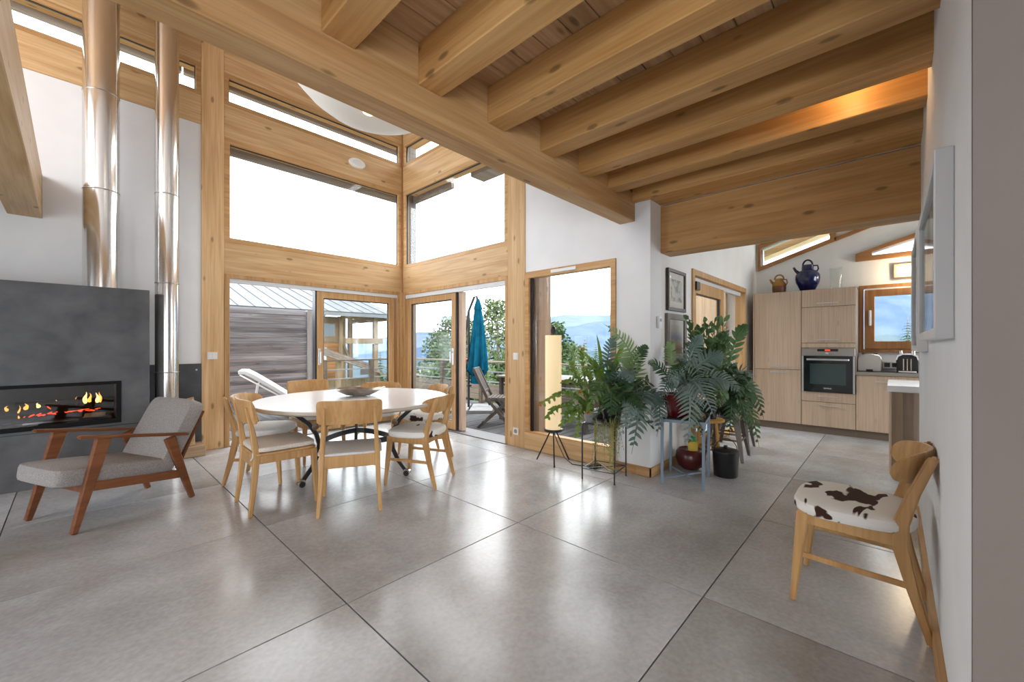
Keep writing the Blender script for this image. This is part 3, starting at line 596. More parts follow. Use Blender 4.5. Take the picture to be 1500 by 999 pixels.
# ------------------------------------------------------------------ dining table
tb = thing('dining_table', 'large round white dining table on three curved black legs', 'table', (1.86, 3.79, 0), radians(64))
MB().lathe([(.862, .715), (.87, .72), (.87, .738), (.866, .742)], 72).build('tabletop', TABLETOP, tb, smooth=True)
MB().lathe([(.84, .700), (.8705, .716), (.8715, .728), (.8705, .738)], 72, cap0=True, cap1=False).build('edge_band', EDGE, tb, smooth=True)
for i in range(3):
    a = 2*pi*i/3; ca, sa = cos(a), sin(a)
    prof = [(.62, .695), (.54, .63), (.45, .55), (.385, .45), (.36, .36), (.375, .26), (.425, .16), (.50, .07)]
    mb = MB(); rg = []
    for j, (r_, z_) in enumerate(prof):
        w_ = .026; h_ = .034
        p0 = Vector(prof[max(j-1, 0)]); p1 = Vector(prof[min(j+1, 7)]); d = (p1-p0).normalized(); n_ = Vector((-d.y, d.x))
        rg.append([(ca*(r_+n_.x*h_*q)-sa*w_*s_/2, sa*(r_+n_.x*h_*q)+ca*w_*s_/2, z_+n_.y*h_*q) for q, s_ in ((-.5, -1), (.5, -1), (.5, 1), (-.5, 1))])
    mb.rings(rg); lg = mb.build('leg', BLACK, tb, bevel=.004)
    MB().rings([[(ca*(.515+.04*cos(t*pi/10))-sa*q, sa*(.515+.04*cos(t*pi/10))+ca*q, .04+.04*sin(t*pi/10)) for t in range(20)] for q in (-.018, .018)]).build('castor', CHROME, lg, bevel=.004)
    MB().rings([[(ca*(.515+.026*cos(t*pi/10))-sa*q, sa*(.515+.026*cos(t*pi/10))+ca*q, .04+.026*sin(t*pi/10)) for t in range(20)] for q in (-.022, .022)]).build('castor_hub', BLACK, lg)
    MB().rings([[(ca*(.40+.03*cos(t*pi/10))-sa*q, sa*(.40+.03*cos(t*pi/10))+ca*q, .52+.03*sin(t*pi/10)) for t in range(20)] for q in (-.02, .02)]).build('bracket', CHROME, lg, bevel=.004)
    a2 = a+2*pi/3
    pts = []
    for t in range(9):
        q = t/8; aa = a+(a2-a)*q; rr = .345-.10*sin(pi*q)
        pts.append((rr*cos(aa), rr*sin(aa)))
    MB().rings([[(x*(1+k_), y_*(1+k_), z_) for k_, z_ in ((-.02, .335), (.02, .335), (.02, .385), (-.02, .385))] for x, y_ in pts]).build('stretcher', BLACK, tb)
    MB().bar((.02*ca, .02*sa, .69), (.62*ca, .62*sa, .69), .03, .02, side=(-sa, ca, 0)).build('top_arm', BLACK, tb)
bw = thing('table_bowl', 'shallow silver-brown shell-like dish on the white dining table', 'bowl', (1.95, 3.90, .744), radians(-35))
mb = MB(); rg = []
for k_, z_ in ((.25, .0), (.55, .012), (.85, .045), (1.0, .065)):
    rg.append([(.24*k_*cos(2*pi*j/36)*(1+.05*sin(5*2*pi*j/36)*k_), .15*k_*sin(2*pi*j/36)*(1+.06*cos(3*2*pi*j/36)*k_), z_+.010*k_*sin(3*2*pi*j/36+1)) for j in range(36)])
inner = [[(x*.96, y_*.96, z_+.006) for x, y_, z_ in r_] for r_ in reversed(rg)]
mb.rings(rg+inner); mb.build('dish', noisy('dish_metal', (.58, .55, .50), (.32, .28, .23), 9, .25, metal=.5), bw, smooth=True)
for x, y_ in ((-.05, .02), (.04, -.03), (.09, .03)): MB().lathe([(.004, 0), (.022, .008), (.026, .018), (.018, .028), (.004, .032)], 10, (x, y_, .012)).build('pebble', noisy('shell_pebble', (.5, .48, .44), (.3, .27, .22), 20, .4), bw, smooth=True)

# ------------------------------------------------------------------ dining chairs
def chair_a(name, label, loc, rz, cushion, group='wide-backed oak chairs'):
    """oak chair with a broad rectangular back board; faces local +y"""
    t = thing(name, label, 'chair', (*loc, 0), rz, group)
    for s in (-1, 1):
        MB().bar((s*.215, .215, 0), (s*.20, .195, .43), .024, .028, .042, .045).build('leg', OAK, t, bevel=.006)
        rl = MB(); ps = [((s*.215, -.245, 0), .026, .028), ((s*.198, -.215, .25), .034, .038), ((s*.192, -.20, .43), .036, .046), ((s*.182, -.225, .62), .030, .036), ((s*.172, -.262, .795), .018, .022)]
        rl.rings([[(p[0]+a*w_/2, p[1]+b*h_/2, p[2]) for a, b in ((-1, -1), (1, -1), (1, 1), (-1, 1))] for p, w_, h_ in ps]); rl.build('leg', OAK, t, bevel=.006)
        MB().bar((s*.195, -.18, .40), (s*.20, .18, .40), .022, .06).build('seat_rail', OAK, t, bevel=.003)
    MB().bar((-.18, .20, .40), (.18, .20, .40), .022, .06, side=(0, 1, 0)).build('seat_rail', OAK, t, bevel=.003)
    MB().bar((-.18, -.205, .385), (.18, -.205, .385), .022, .09, side=(0, 1, 0)).build('seat_rail', OAK, t, bevel=.003)
    pad(superellipse(.455, .44, 9, 40), [(.97, .43), (1, .436), (1, .446), (.98, .450)]).build('seat', OAK if cushion != 'white' else SEATW, t, smooth=True)
    curved_board(.455, .845, .665, .020, .045, -.265, lean=-.20, p=11).build('backrest', OAK, t, smooth=True)
    if cushion in ('linen', 'pale'):
        c = pad(superellipse(.46, .43, 6, 40), [(.93, .452), (1, .462), (1.005, .475), (.99, .488), (.93, .496)]).build('cushion', LINEN if cushion == 'linen' else SEATW, t, smooth=True)
        if cushion == 'linen':
            for s in (-1, 1): MB().tube([(s*.18, -.19, .465), (s*.20, -.225, .455), (s*.215, -.23, .43), (s*.19, -.235, .405)], .006, 6).build('tie', LINEN, c)
    return t
def chair_b(name, label, loc, rz, cow, group='curved-back cowhide chairs', z=0):
    """chair with a bowed wrap-around back rail and a cowhide seat; faces local +y"""
    t = thing(name, label, 'chair', (*loc, z), rz, group)
    for s in (-1, 1):
        MB().bar((s*.215, .235, 0), (s*.195, .195, .44), .024, .026, .040, .052).build('leg', OAK, t, bevel=.007)
        rl = MB(); ps = [((s*.205, -.245, 0), .026, .030), ((s*.200, -.185, .22), .030, .044), ((s*.195, -.145, .40), .032, .060), ((s*.193, -.150, .48), .031, .056), ((s*.190, -.19, .62), .028, .044), ((s*.186, -.243, .765), .026, .038), ((s*.184, -.252, .785), .020, .026)]
        rl.rings([[(p[0]+a*w_/2, p[1]+b*h_/2, p[2]) for a, b in ((-1, -1), (1, -1), (1, 1), (-1, 1))] for p, w_, h_ in ps]); rl.build('leg', OAK, t, bevel=.007, seg=2)
        MB().bar((s*.195, -.13, .405), (s*.195, .18, .412), .022, .055).build('seat_rail', OAK, t, bevel=.003)
        MB().bar((s*.203, -.20, .225), (s*.206, .222, .235), .012, .026).build('stretcher', OAK, t, bevel=.003)
    MB().bar((-.18, .195, .412), (.18, .195, .412), .022, .055, side=(0, 1, 0)).build('seat_rail', OAK, t, bevel=.003)
    MB().bar((-.18, -.14, .405), (.18, -.14, .405), .022, .055, side=(0, 1, 0)).build('seat_rail', OAK, t, bevel=.003)
    o = superellipse(.47, .46, 3.2, 44, 1.10)
    o = [(x, y_+.02) for x, y_ in o]
    pad(o, [(.90, .432), (.97, .438), (1.0, .452), (1.0, .470), (.975, .486), (.90, .496), (.6, .501), (.25, .502)]).build('seat', cow, t, smooth=True)
    curved_board(.475, .79, .645, .024, .105, -.235, lean=-.22, p=3.4, nx=31).build('backrest', OAK, t, smooth=True)
    return t
def face(x, y_, tx=1.86, ty=3.79): return math.atan2(ty-y_, tx-x)-pi/2
chair_a('dining_chair', 'oak chair with bare white seat, its back to the camera', (1.50, 3.14), radians(-27.7), 'white')
chair_a('dining_chair', 'oak chair with tied cream cushion at left front of the table', (1.12, 3.60), radians(-92), 'linen')
chair_a('dining_chair', 'wide-backed oak chair with pale cushion behind the table before the lounger', (1.84, 4.68), radians(181), 'pale')
chair_b('dining_chair', 'curved-back chair with black and white cowhide at right front of table', (2.19, 3.20), radians(28.5), COW)
chair_b('dining_chair', 'curved-back cowhide chair facing across the right end of the table', (2.70, 3.86), radians(75), COW2)
chair_b('dining_chair', 'curved-back chair behind the table, only its top rail above it', (2.47, 4.47), radians(140), COW2)
chair_b('dining_chair', 'curved-back pale chair behind the left edge of the table', (1.22, 4.33), radians(-130), SEATW)
chair_b('side_chair', 'curved-back chair with brown spotted cowhide against the right wall', (2.62, .125), 0, COW, 'curved-back cowhide chairs')

# ------------------------------------------------------------------ armchair
ac = thing('armchair', 'grey upholstered armchair with slanting walnut frame by the fireplace', 'armchair', (.22, 4.355, 0), radians(112))
for s in (-1, 1):
    MB().bar((s*.295, .36, 0), (s*.285, .20, .605), .036, .036, .036, .085).build('leg', TEAKC, ac, bevel=.006)
    MB().bar((s*.295, -.36, 0), (s*.285, -.20, .52), .036, .036, .036, .075).build('leg', TEAKC, ac, bevel=.006)
    MB().bar((s*.288, .26, .285), (s*.288, -.27, .215), .030, .06).build('side_rail', TEAKC, ac, bevel=.004)
    MB().rings([[(s*.288+q*wd/2, y_, z_+h_) for q, h_ in ((-1, 0), (1, 0), (1, .022), (-1, .022))] for y_, z_, wd in ((.335, .622, .05), (.30, .617, .062), (0, .568, .060), (-.30, .518, .05), (-.335, .512, .040))]).build('armrest', TEAKC, ac, bevel=.007, seg=2)
MB().bar((-.28, .285, .27), (.28, .285, .27), .03, .05, side=(0, 1, 0)).build('cross_rail', TEAKC, ac, bevel=.004)
MB().bar((-.28, -.26, .215), (.28, -.26, .215), .03, .05, side=(0, 1, 0)).build('cross_rail', TEAKC, ac, bevel=.004)
def cushion(w_, d_, h_, M, name, n=40, p=9):
    o = superellipse(w_, d_, p, n); mb = pad(o, [(.94, 0), (.985, h_*.08), (1, h_*.25), (1, h_*.75), (.985, h_*.92), (.94, h_)])
    mb.v = [M @ v for v in mb.v]; return mb.build(name, UPH, ac, smooth=True)
cushion(.55, .70, .12, Matrix.Translation((0, .10, .275)) @ Matrix.Rotation(radians(7), 4, 'X'), 'seat_cushion')
cushion(.55, .60, .12, Matrix.Translation((0, -.285, .52)) @ Matrix.Rotation(radians(117), 4, 'X') @ Matrix.Translation((0, 0, -.04)), 'back_cushion')
for s in (-.2, 0, .2): MB().bar((s, -.30, .24), (s, -.50, .68), .03, .015).build('back_slat', TEAKC, ac)

# ------------------------------------------------------------------ paper floor lamp
fx, fy = 3.475, 2.64
lm = thing('floor_lamp', 'tall paper cylinder floor lamp on black tripod legs', 'lamp', (fx, fy, 0))
MB().lathe([(.085, .36), (.086, .365), (.086, 1.345), (.085, 1.35)], 28, cap0=True).build('lamp_shade', PAPER, lm, smooth=True)
for q in range(2):
    a = radians(-75+q*190); MB().bar((.0865*cos(a), .0865*sin(a), .365), (.0865*cos(a), .0865*sin(a), 1.345), .0025, .0025).build('shade_rib', mat('paper_rib', (.50, .36, .20), .8) if q == 0 else bpy.data.materials['paper_rib'], lm)
MB().lathe([(.10, .335), (.10, .36)], 24).build('base_ring', BLACK, lm)
for q in range(3):
    a = radians(100+120*q); MB().tube([(.03*cos(a), .03*sin(a), .34), (.20*cos(a), .20*sin(a), .004)], .008, 6).build('leg', BLACK, lm)
MB().lathe([(.006, 1.35), (.022, 1.37), (.03, 1.40), (.026, 1.43), (.008, 1.45)], 14).build('finial', BLACK, lm, smooth=True)
c = MB().tube([(fx, fy, .335), (fx+.03, fy-.04, .2), (fx+.06, fy-.10, .06), (fx+.06, fy-.20, .008), (fx+.10, fy-.33, .008), (fx+.12, fy-.39, .008)], .005, 6).build('lamp_cord', BLACK)
tag(c, 'thin black cord trailing from the floor lamp along the floor', 'cord')
c = MB().box(fx+.06, fx+.19, fy-.47, fy-.39, .0, .035).build('cord_adapter', BLACKPL, bevel=.008); tag(c, 'small black plug adapter lying on the floor behind the plant stand', 'adapter')

# ------------------------------------------------------------------ kitchen
KX = 7.17
def handle(parent, x, y_, z, ln, horiz=True):
    mb = MB().box(x-.032, x-.022, y_-ln/2, y_+ln/2, z-.006, z+.006)
    for s in (-1, 1): mb.box(x-.028, x, y_+s*(ln/2-.02)-.006, y_+s*(ln/2-.02)+.006, z-.005, z+.005)
    return mb.build('handle', ALU, parent, bevel=.002)
def front(parent, name, y0, y1, z0, z1, hz, hl=.20, hy=None):
    g = .003; f = MB().box(KX-.001, KX+.02, y0+g, y1-g, z0+g, z1-g).build(name, CABINET, parent, bevel=.002)
    if hz: handle(f, KX-.001, (y0+y1)/2 if hy is None else hy, hz, hl)
    return f
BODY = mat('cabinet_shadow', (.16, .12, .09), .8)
c1 = thing('tall_cabinet', 'tall pale wood larder unit beside the sliding door', 'cabinet')
MB().box(KX+.02, 7.79, .970, 1.565, .0, 2.035).build('body', BODY, c1)
MB().box(KX+.04, KX+.06, .970, 1.565, .0, .10).build('plinth', CABINET, c1)
front(c1, 'door', .970, 1.565, .10, .885, .845, .22, 1.24); front(c1, 'door', .970, 1.565, .885, 2.035, .93, .22, 1.24)
MB().box(KX, 7.79, 1.565, 1.585, 0, 2.035).build('side_panel', CABINET, c1)
c2 = thing('oven_cabinet', 'tall pale wood unit housing the built-in oven', 'cabinet')
panel(0, KX+.02, 7.79, .366, .968, 0, 2.035, [(.385, .95, .585, 1.205)]).build('body', BODY, c2)
MB().box(KX+.04, KX+.06, .366, .968, .0, .10).build('plinth', CABINET, c2)
front(c2, 'flap', .366, .968, 1.785, 2.035, 1.835, .24); front(c2, 'flap', .366, .968, 1.275, 1.785, 1.32, .24)
front(c2, 'filler_strip', .366, .968, 1.205, 1.275, None); front(c2, 'drawer', .366, .968, .445, .585, .525, .22); front(c2, 'drawer', .366, .968, .10, .445, .40, .22)
ov = thing('oven', 'black glass built-in oven with steel control strip', 'oven', (KX, .667, .895))
MB().box(-.004, .45, -.28, .28, -.30, .30).build('body', BODY, ov)
MB().box(-.016, -.004, -.295, .295, .20, .308).build('control_panel', STEEL if False else mat('oven_steel', (.42, .40, .38), .35, .8), ov, bevel=.002)
MB().box(-.019, -.016, -.115, .115, .262, .296).build('display', BLACKPL, ov); MB().box(-.021, -.019, -.03, .03, .27, .288).build('display_digits', LEDR, ov)
kb = MB().rings([[(x_, r_*cos(t*pi/10), .232+r_*sin(t*pi/10)) for t in range(20)] for x_, r_ in ((-.016, .018), (-.034, .017), (-.036, .014))]).build('knob', CHROME, ov, smooth=True)
dr = MB().box(-.018, -.004, -.295, .295, -.308, .196).build('door', OVENG, ov, bevel=.002)
MB().box(-.0195, -.018, -.20, .20, -.20, .09).build('door_window', OVENW, dr)
for s in (-1, 1): MB().box(-.0205, -.004, s*.284-.011, s*.284+.011, -.308, .196).build('side_trim', ALU, dr)
MB().box(-.05, -.038, -.235, .235, .135, .160).box(-.04, -.018, -.215, -.195, .14, .155).box(-.04, -.018, .195, .215, .14, .155).build('door_handle', ALU, dr, bevel=.003)
def text(s_, size, m, parent, loc, rot):
    cu = bpy.data.curves.new('lettering', 'FONT'); cu.body = s_; cu.size = size; cu.align_x = 'CENTER'; cu.extrude = .0004; cu.materials.append(m)
    tmp = link('lettering_curve', cu); dg = bpy.context.evaluated_depsgraph_get(); me = bpy.data.meshes.new_from_object(tmp.evaluated_get(dg))
    bpy.data.objects.remove(tmp); return link('lettering', me, parent, loc, rot)
text('SIEMENS', .024, WHITE, dr, (-.0185, 0, -.262), (pi/2, 0, -pi/2))
c3 = thing('base_cabinet', 'pale wood base unit under the worktop by the oven', 'cabinet')
MB().box(KX+.02, 7.79, -.24, .364, .0, .845).build('body', BODY, c3); MB().box(KX+.04, KX+.06, -.24, .364, .0, .10).build('plinth', CABINET, c3)
front(c3, 'door', -.24, .364, .10, .845, .765, .25, .045)
c4 = thing('base_cabinet', 'pale wood base unit behind the white breakfast bar', 'cabinet')
MB().box(KX+.02, 7.79, -1.5, -.246, .0, .845).build('body', BODY, c4); MB().box(KX+.04, KX+.06, -1.5, -.246, .0, .10).build('plinth', CABINET, c4); front(c4, 'door', -.85, -.246, .10, .845, .765, .25); front(c4, 'door', -1.45, -.85, .10, .845, .765, .25)
wt = MB().box(KX-.01, 7.79, -1.5, .364, .847, .885).build('worktop', COUNTER, None, bevel=.002); tag(wt, 'dark stone kitchen worktop under the small window', 'worktop')
MB().box(KX-.014, KX-.0105, -1.5, .364, .846, .886).build('edge_strip', COUNTERE, wt)
MB().box(7.76, 7.79, -1.5, .364, .886, 1.02).build('upstand', mat('upstand', (.40, .39, .37), .4), wt)
bar_ = thing('breakfast_bar', 'white topped breakfast bar end with a wooden leg panel', 'bar table', (5.45, .03, 0))
MB().box(0, .95, -.90, .012, .79, .85).build('top', TABLETOP, bar_, bevel=.003)
MB().box(.01, .90, -.02, .0, 0, .79).build('side_panel', CABINET, bar_, bevel=.002); MB().box(.01, .05, -.10, -.02, 0, .79).build('leg_panel', wood('bar_wood', (.34, .24, .16), (.27, .18, .12), 2, knots=0), bar_, bevel=.002)
MB().box(.20, .22, -.85, -.02, 0, .79).build('back_panel', CABINET, bar_)

def jug(name, label, loc, prof, m1, m2, split, rz, hh, hr, spout):
    t = thing(name, label, 'jug', loc, rz)
    lo = [p for p in prof if p[1] <= split]; hi = [p for p in prof if p[1] >= split]
    MB().lathe(lo, 28, cap1=False).build('base', m2, t, smooth=True); MB().lathe(hi, 28, cap0=False).build('body', m1, t, smooth=True)
    zt = prof[-1][1]; rt = prof[-1][0]
    MB().tube([(0, hr*cos(q*pi/10), zt-.01+hh*sin(q*pi/10)) for q in range(11)], .010*hh/.07, 8).build('top_handle', m1, t, smooth=True)
    MB().tube([(0, -rt*.9, zt-.015), (0, -rt-hr*.8, zt-.02), (0, -rt-hr*.95, zt-.07), (0, -rt-hr*.5, zt-.12)], .009*hh/.07, 8).build('side_handle', m1, t, smooth=True)
    MB().tube([(0, spout[0], spout[1]), (0, spout[0]+.04*hh/.07, spout[1]+.045*hh/.07), (0, spout[0]+.06*hh/.07, spout[1]+.085*hh/.07)], [.022*hh/.07, .016*hh/.07, .012*hh/.07], 10).build('spout', m1, t, smooth=True)
jug('jug', 'small ochre and brown glazed jug on the tall cupboard', (7.45, 1.29, 2.036), [(.075, 0), (.088, .03), (.092, .09), (.09, .12), (.085, .16), (.055, .205), (.05, .235)], OCHRE, BRICKG, .12, 0, .07, .06, (.06, .15))
jug('jug', 'large cobalt blue glazed jug with dark neck and handles', (7.45, .93, 2.036), [(.085, 0), (.10, .04), (.145, .14), (.155, .20), (.15, .25), (.12, .30), (.075, .325), (.072, .40)], NAVY, NAVY, .04, 0, .085, .06, (.10, .28))
o = MB().lathe([(.07, 0), (.072, .008), (.072, .32), (.067, .32), (.067, .014), (.01, .012)], 28).build('glass_vase', VASEG, None, (7.45, .60, 2.036), smooth=True); tag(o, 'clear glass cylinder vase on top of the oven unit', 'vase')
ts = thing('toaster', 'brushed steel toaster with rounded top by the oven', 'toaster', (7.52, .235, .886))
op = [(-.12, 0), (-.125, .02), (-.127, .16), (-.118, .195), (-.095, .222), (-.05, .238), (0, .243), (.05, .238), (.095, .222), (.118, .195), (.127, .16), (.125, .02), (.12, 0)]
MB().prism(op, -.10, .10, 0).build('housing', mat('toaster_steel', (.62, .60, .57), .3, .9), ts, bevel=.008, smooth=True)
MB().box(-.112, -.10, -.035, .035, .0, .028).build('base', BLACKPL, ts); MB().box(-.06, -.03, -.08, .08, .232, .246).build('slot', BLACKPL, ts); MB().box(.02, .05, -.08, .08, .232, .246).build('slot', BLACKPL, ts)
for s in (.09, -.12): MB().box(-.01, .02, s, s+.025, .06, .10).build('lever', BLACKPL, ts)
cm = thing('coffee_machine', 'black coffee machine with chrome arch top on the worktop', 'coffee machine', (7.50, -.135, .886))
op = [(-.10, 0), (-.105, .17), (-.09, .22), (-.045, .245), (.045, .245), (.09, .22), (.105, .17), (.10, 0)]
MB().prism(op, -.13, .12, 0).build('housing', BLACKPL, cm, bevel=.006, smooth=True)
MB().rings([[(x_, a*1.03, b*1.02+.002) for a, b in op[1:-1]]+[(x_, a*.93, b*.95) for a, b in reversed(op[1:-1])] for x_ in (-.145, -.125)]).build('arch_trim', CHROME, cm)
for s in (-.035, .0, .035): MB().tube([(-.135, s, .03), (-.135, s, .18)], .007, 8).build('pillar', CHROME, cm)
MB().box(-.16, -.10, -.085, .085, 0, .022).build('drip_tray', CHROME, cm, bevel=.003)
for s in (-.06, .06): MB().lathe([(.022, .235), (.024, .26), (.02, .285)], 14, (0, s, 0)).build('cap', CHROME, cm, smooth=True)
cm2 = thing('coffee_grinder', 'low black grinder with lever right of the coffee machine', 'grinder', (7.50, -.335, .886))
MB().lathe([(.06, 0), (.062, .10), (.055, .15), (.03, .175)], 20).build('housing', BLACKPL, cm2, smooth=True); MB().box(-.11, -.05, -.075, .07, 0, .015).build('foot', BLACKPL, cm2); MB().box(-.10, -.05, -.07, -.01, .015, .08).build('drawer', BLACKPL, cm2, bevel=.004)
MB().tube([(0, 0, .17), (0, -.03, .195), (0, -.055, .16)], .008, 8).build('lever', CHROME, cm2)
# ------------------------------------------------------------------ plants by the window
def bez(a, b, c, t): return a*(1-t)**2+b*2*t*(1-t)+c*t*t
def frond(parent, root, ctrl, tip, width, n, m, normal=(-.55, -.5, .7), fwd=.6, droop=.12, lobew=.74, name='frond', web=.07, wav=.0):
    """pinnate frond along a curve; root, ctrl, tip in the parent's space"""
    n = int(n*1.25); a, b, c = Vector(root), Vector(ctrl), Vector(tip); mb = MB(); nn = Vector(normal).normalized(); L_ = sum((bez(a, b, c, (i+1)/12)-bez(a, b, c, i/12)).length for i in range(12))
    pts = [bez(a, b, c, i/10) for i in range(11)]
    mb.tube(pts, [.0045-.0003*i for i in range(11)], 5)
    def frame(t):
        p = bez(a, b, c, t); T = (bez(a, b, c, min(t+.02, 1))-bez(a, b, c, max(t-.02, 0))).normalized()
        S = T.cross(nn); S = S.normalized() if S.length > .05 else T.orthogonal().normalized()
        return p, T, S, S.cross(T).normalized()
    prof = lambda t: (sin(pi*min(1, (t*.92+.10)))**.65)*(1-.25*t)
    wl = []
    for i in range(13):
        t = .16+.82*i/12; p, T, S, U = frame(t); ww = web*width*prof(t); wl.append((p-S*ww+U*.002, p+U*.006, p+S*ww+U*.002))
    for i in range(12):
        for j in range(2): mb.quad(wl[i][j], wl[i][j+1], wl[i+1][j+1], wl[i+1][j])
    for i in range(n):
        for s in (-1, 1):
            t = .16+.80*(i+.5+.22*s)/n+R.uniform(-.006, .006); p, T, S, U = frame(t)
            l = width*prof(t)*R.uniform(.88, 1.1); lw = L_*.82/n*lobew*.5
            d = (S*s+T*fwd*R.uniform(.8, 1.25)).normalized(); sd = (T-d*T.dot(d)).normalized()
            dr = -U*l*droop+Vector((0, 0, -l*droop)); rise = U*l*R.uniform(.02, .10)
            q = [p-sd*lw*.75, p+d*l*.30+rise*.7-sd*lw*.95, p+d*l*.68+rise+dr*.4-sd*lw*.80, p+d*l+dr, p+d*l*.68+rise+dr*.4+sd*lw*.55, p+d*l*.30+rise*.7+sd*lw*.75, p+sd*lw*.75]
            mid = [p+d*l*.33+rise*.4, p+d*l*.7+rise*.7+dr*.4]
            k = len(mb.v); mb.v += q+mid
            mb.f += [(k, k+1, k+7), (k+1, k+2, k+8, k+7), (k+2, k+3, k+8), (k+3, k+4, k+8), (k+4, k+5, k+7, k+8), (k+5, k+6, k+7), (k, k+7, k+6)]
    return mb.build(name, m, parent, smooth=2, fix=False)
def blade_leaf(parent, root, ctrl, tip, w, m, name='leaf', normal=(-.6, -.6, .5), fold=.25):
    a, b, c = Vector(root), Vector(ctrl), Vector(tip); nn = Vector(normal).normalized(); mb = MB(); rw = []
    for i in range(9):
        t = i/8; p = bez(a, b, c, t); T = (bez(a, b, c, min(t+.02, 1))-bez(a, b, c, max(t-.02, 0))).normalized(); S = T.cross(nn).normalized(); U = S.cross(T)
        ww = w*max(.02, sin(pi*(.06+.93*t))**.75); rw.append((p-S*ww+U*ww*fold, p, p+S*ww+U*ww*fold))
    for i in range(8):
        for j in range(2): mb.quad(rw[i][j], rw[i][j+1], rw[i+1][j+1], rw[i+1][j])
    return mb.build(name, m, parent, smooth=2, fix=False)
def leafquad(mb, p, d, nrm, l, w_):
    d = d.normalized(); s = d.cross(nrm); s = s.normalized() if s.length > .01 else d.orthogonal().normalized(); u = s.cross(d)
    mb.poly([p, p+d*l*.35+s*w_*.5+u*w_*.12, p+d*l*.7+s*w_*.42, p+d*l, p+d*l*.7-s*w_*.42, p+d*l*.35-s*w_*.5+u*w_*.12])
def rv(k=1): return Vector((R.uniform(-k, k), R.uniform(-k, k), R.uniform(-k, k)))
def pot(parent, r0, r1, h, m, z=0, c=(0, 0)):
    p = MB().lathe([(r0, 0), (r0+(r1-r0)*.5, h*.5), (r1, h*.93), (r1*1.06, h*.95), (r1*1.06, h), (r1*.95, h), (r1*.93, h*.9)], 28, (c[0], c[1], z), cap1=False).build('pot', m, parent, smooth=True)
    MB().lathe([(r1*.94, h*.9), (.001, h*.93)], 28, (c[0], c[1], z), cap0=False, cap1=False).build('soil', SOIL, p, smooth=True); return p
def foliage(parent, stems, m, l, w_, per, name='leaves', spread=.03, stem=True):
    """many small leaves along curved stems: one part of kind stuff"""
    mb = MB(); sm = MB()
    for a, b, c in stems:
        a, b, c = Vector(a), Vector(b), Vector(c)
        sm.tube([bez(a, b, c, i/6) for i in range(7)], .004, 5)
        for i in range(per):
            t = .12+.88*(i+R.random())/per; p = bez(a, b, c, t)+rv(spread*.4); T = (bez(a, b, c, min(t+.03, 1))-bez(a, b, c, t-.03)).normalized()
            leafquad(mb, p, (rv()+T*.8+Vector((0, 0, .1))), rv()+Vector((-.4, -.4, .9)), l*R.uniform(.7, 1.2), w_*R.uniform(.8, 1.15))
    o = mb.build(name, m, parent, fix=False); o['kind'] = 'stuff'
    if stem: s_ = sm.build('stems', STEMM, parent, smooth=True); s_['kind'] = 'stuff'
    return o
# black wire stand with the dark fern pot and the flowering cactus
ps = thing('plant_stand', 'thin black square wire plant stand before the white corner', 'plant stand', (3.41, 1.99, 0), radians(9))
for sx in (-1, 1):
    for sy in (-1, 1): MB().bar((sx*.155, sy*.155, 0), (sx*.155, sy*.155, .52), .011, .011).build('leg', BLACK, ps)
for z in (.10, .515):
    for s in (-1, 1):
        MB().bar((-.155, s*.155, z), (.155, s*.155, z), .008, .008, side=(0, 1, 0)).build('rail', BLACK, ps); MB().bar((s*.155, -.155, z), (s*.155, .155, z), .008, .008).build('rail', BLACK, ps)
MB().bar((-.155, -.155, .10), (.155, .155, .10), .007, .007, side=(1, -1, 0)).build('cross_wire', BLACK, ps); MB().bar((-.155, .155, .10), (.155, -.155, .10), .007, .007, side=(1, 1, 0)).build('cross_wire', BLACK, ps)
MB().box(-.15, .15, -.15, .15, .519, .527).build('shelf', BLACK, ps)
base = Vector((3.46, 1.94, .528))
f1 = thing('potted_fern', 'blue-green fern in a dark pot on the black wire stand', 'plant', base)
pot(f1, .075, .105, .15, BLACKPL)
def lp(u, v, d): return at(u, v, d)-base
rt = Vector((0, 0, .15))
for ctrl, tip, wd, n, m, nm in (
    ((960, 525, 3.85), (884, 474, 3.55), .17, 17, PALEFERN, (-.7, -.6, .35)),
    ((955, 530, 3.5), (925, 665, 3.38), .20, 15, BLUEFERN, (-.7, -.6, .2)),
    ((985, 545, 3.7), (962, 640, 3.52), .13, 14, BLUEFERN, (-.7, -.6, .2)),
    ((895, 520, 3.6), (862, 600, 3.45), .15, 11, MIDFERN, (-.6, -.5, .6)),
    ((915, 500, 3.7), (872, 545, 3.5), .13, 12, DARKFERN, (-.5, -.5, .7)),
    ((915, 505, 3.6), (925, 565, 3.45), .14, 13, BLUEFERN, (-.6, -.6, .5)),
    ((935, 515, 3.8), (948, 505, 3.7), .11, 12, DARKFERN, (-.7, -.7, .1)),
    ((880, 510, 3.9), (905, 490, 3.9), .11, 12, BLUEFERN, (-.7, -.7, .1)),
    ((895, 540, 3.5), (895, 615, 3.4), .14, 12, DARKFERN, (-.7, -.6, .3)),
    ((950, 550, 3.5), (905, 645, 3.36), .12, 12, SILVER, (-.7, -.6, .3)),
    ((960, 560, 3.9), (985, 600, 3.75), .12, 12, DARKFERN, (-.6, -.6, .5)),
    ((930, 560, 3.5), (935, 600, 3.35), .12, 11, DARKFERN, (-.7, -.6, .3))):
    frond(f1, rt+rv(.03)*Vector((1, 1, 0)).length*.5, lp(*ctrl), lp(*tip), wd, n, m, nm)
foliage(f1, [(rt, lp(R.uniform(875, 950), R.uniform(540, 580), 3.6), lp(R.uniform(868, 955), R.uniform(560, 625), R.uniform(3.45, 3.7))) for _ in range(30)], DARKFERN, .07, .03, 18)
mb = MB()
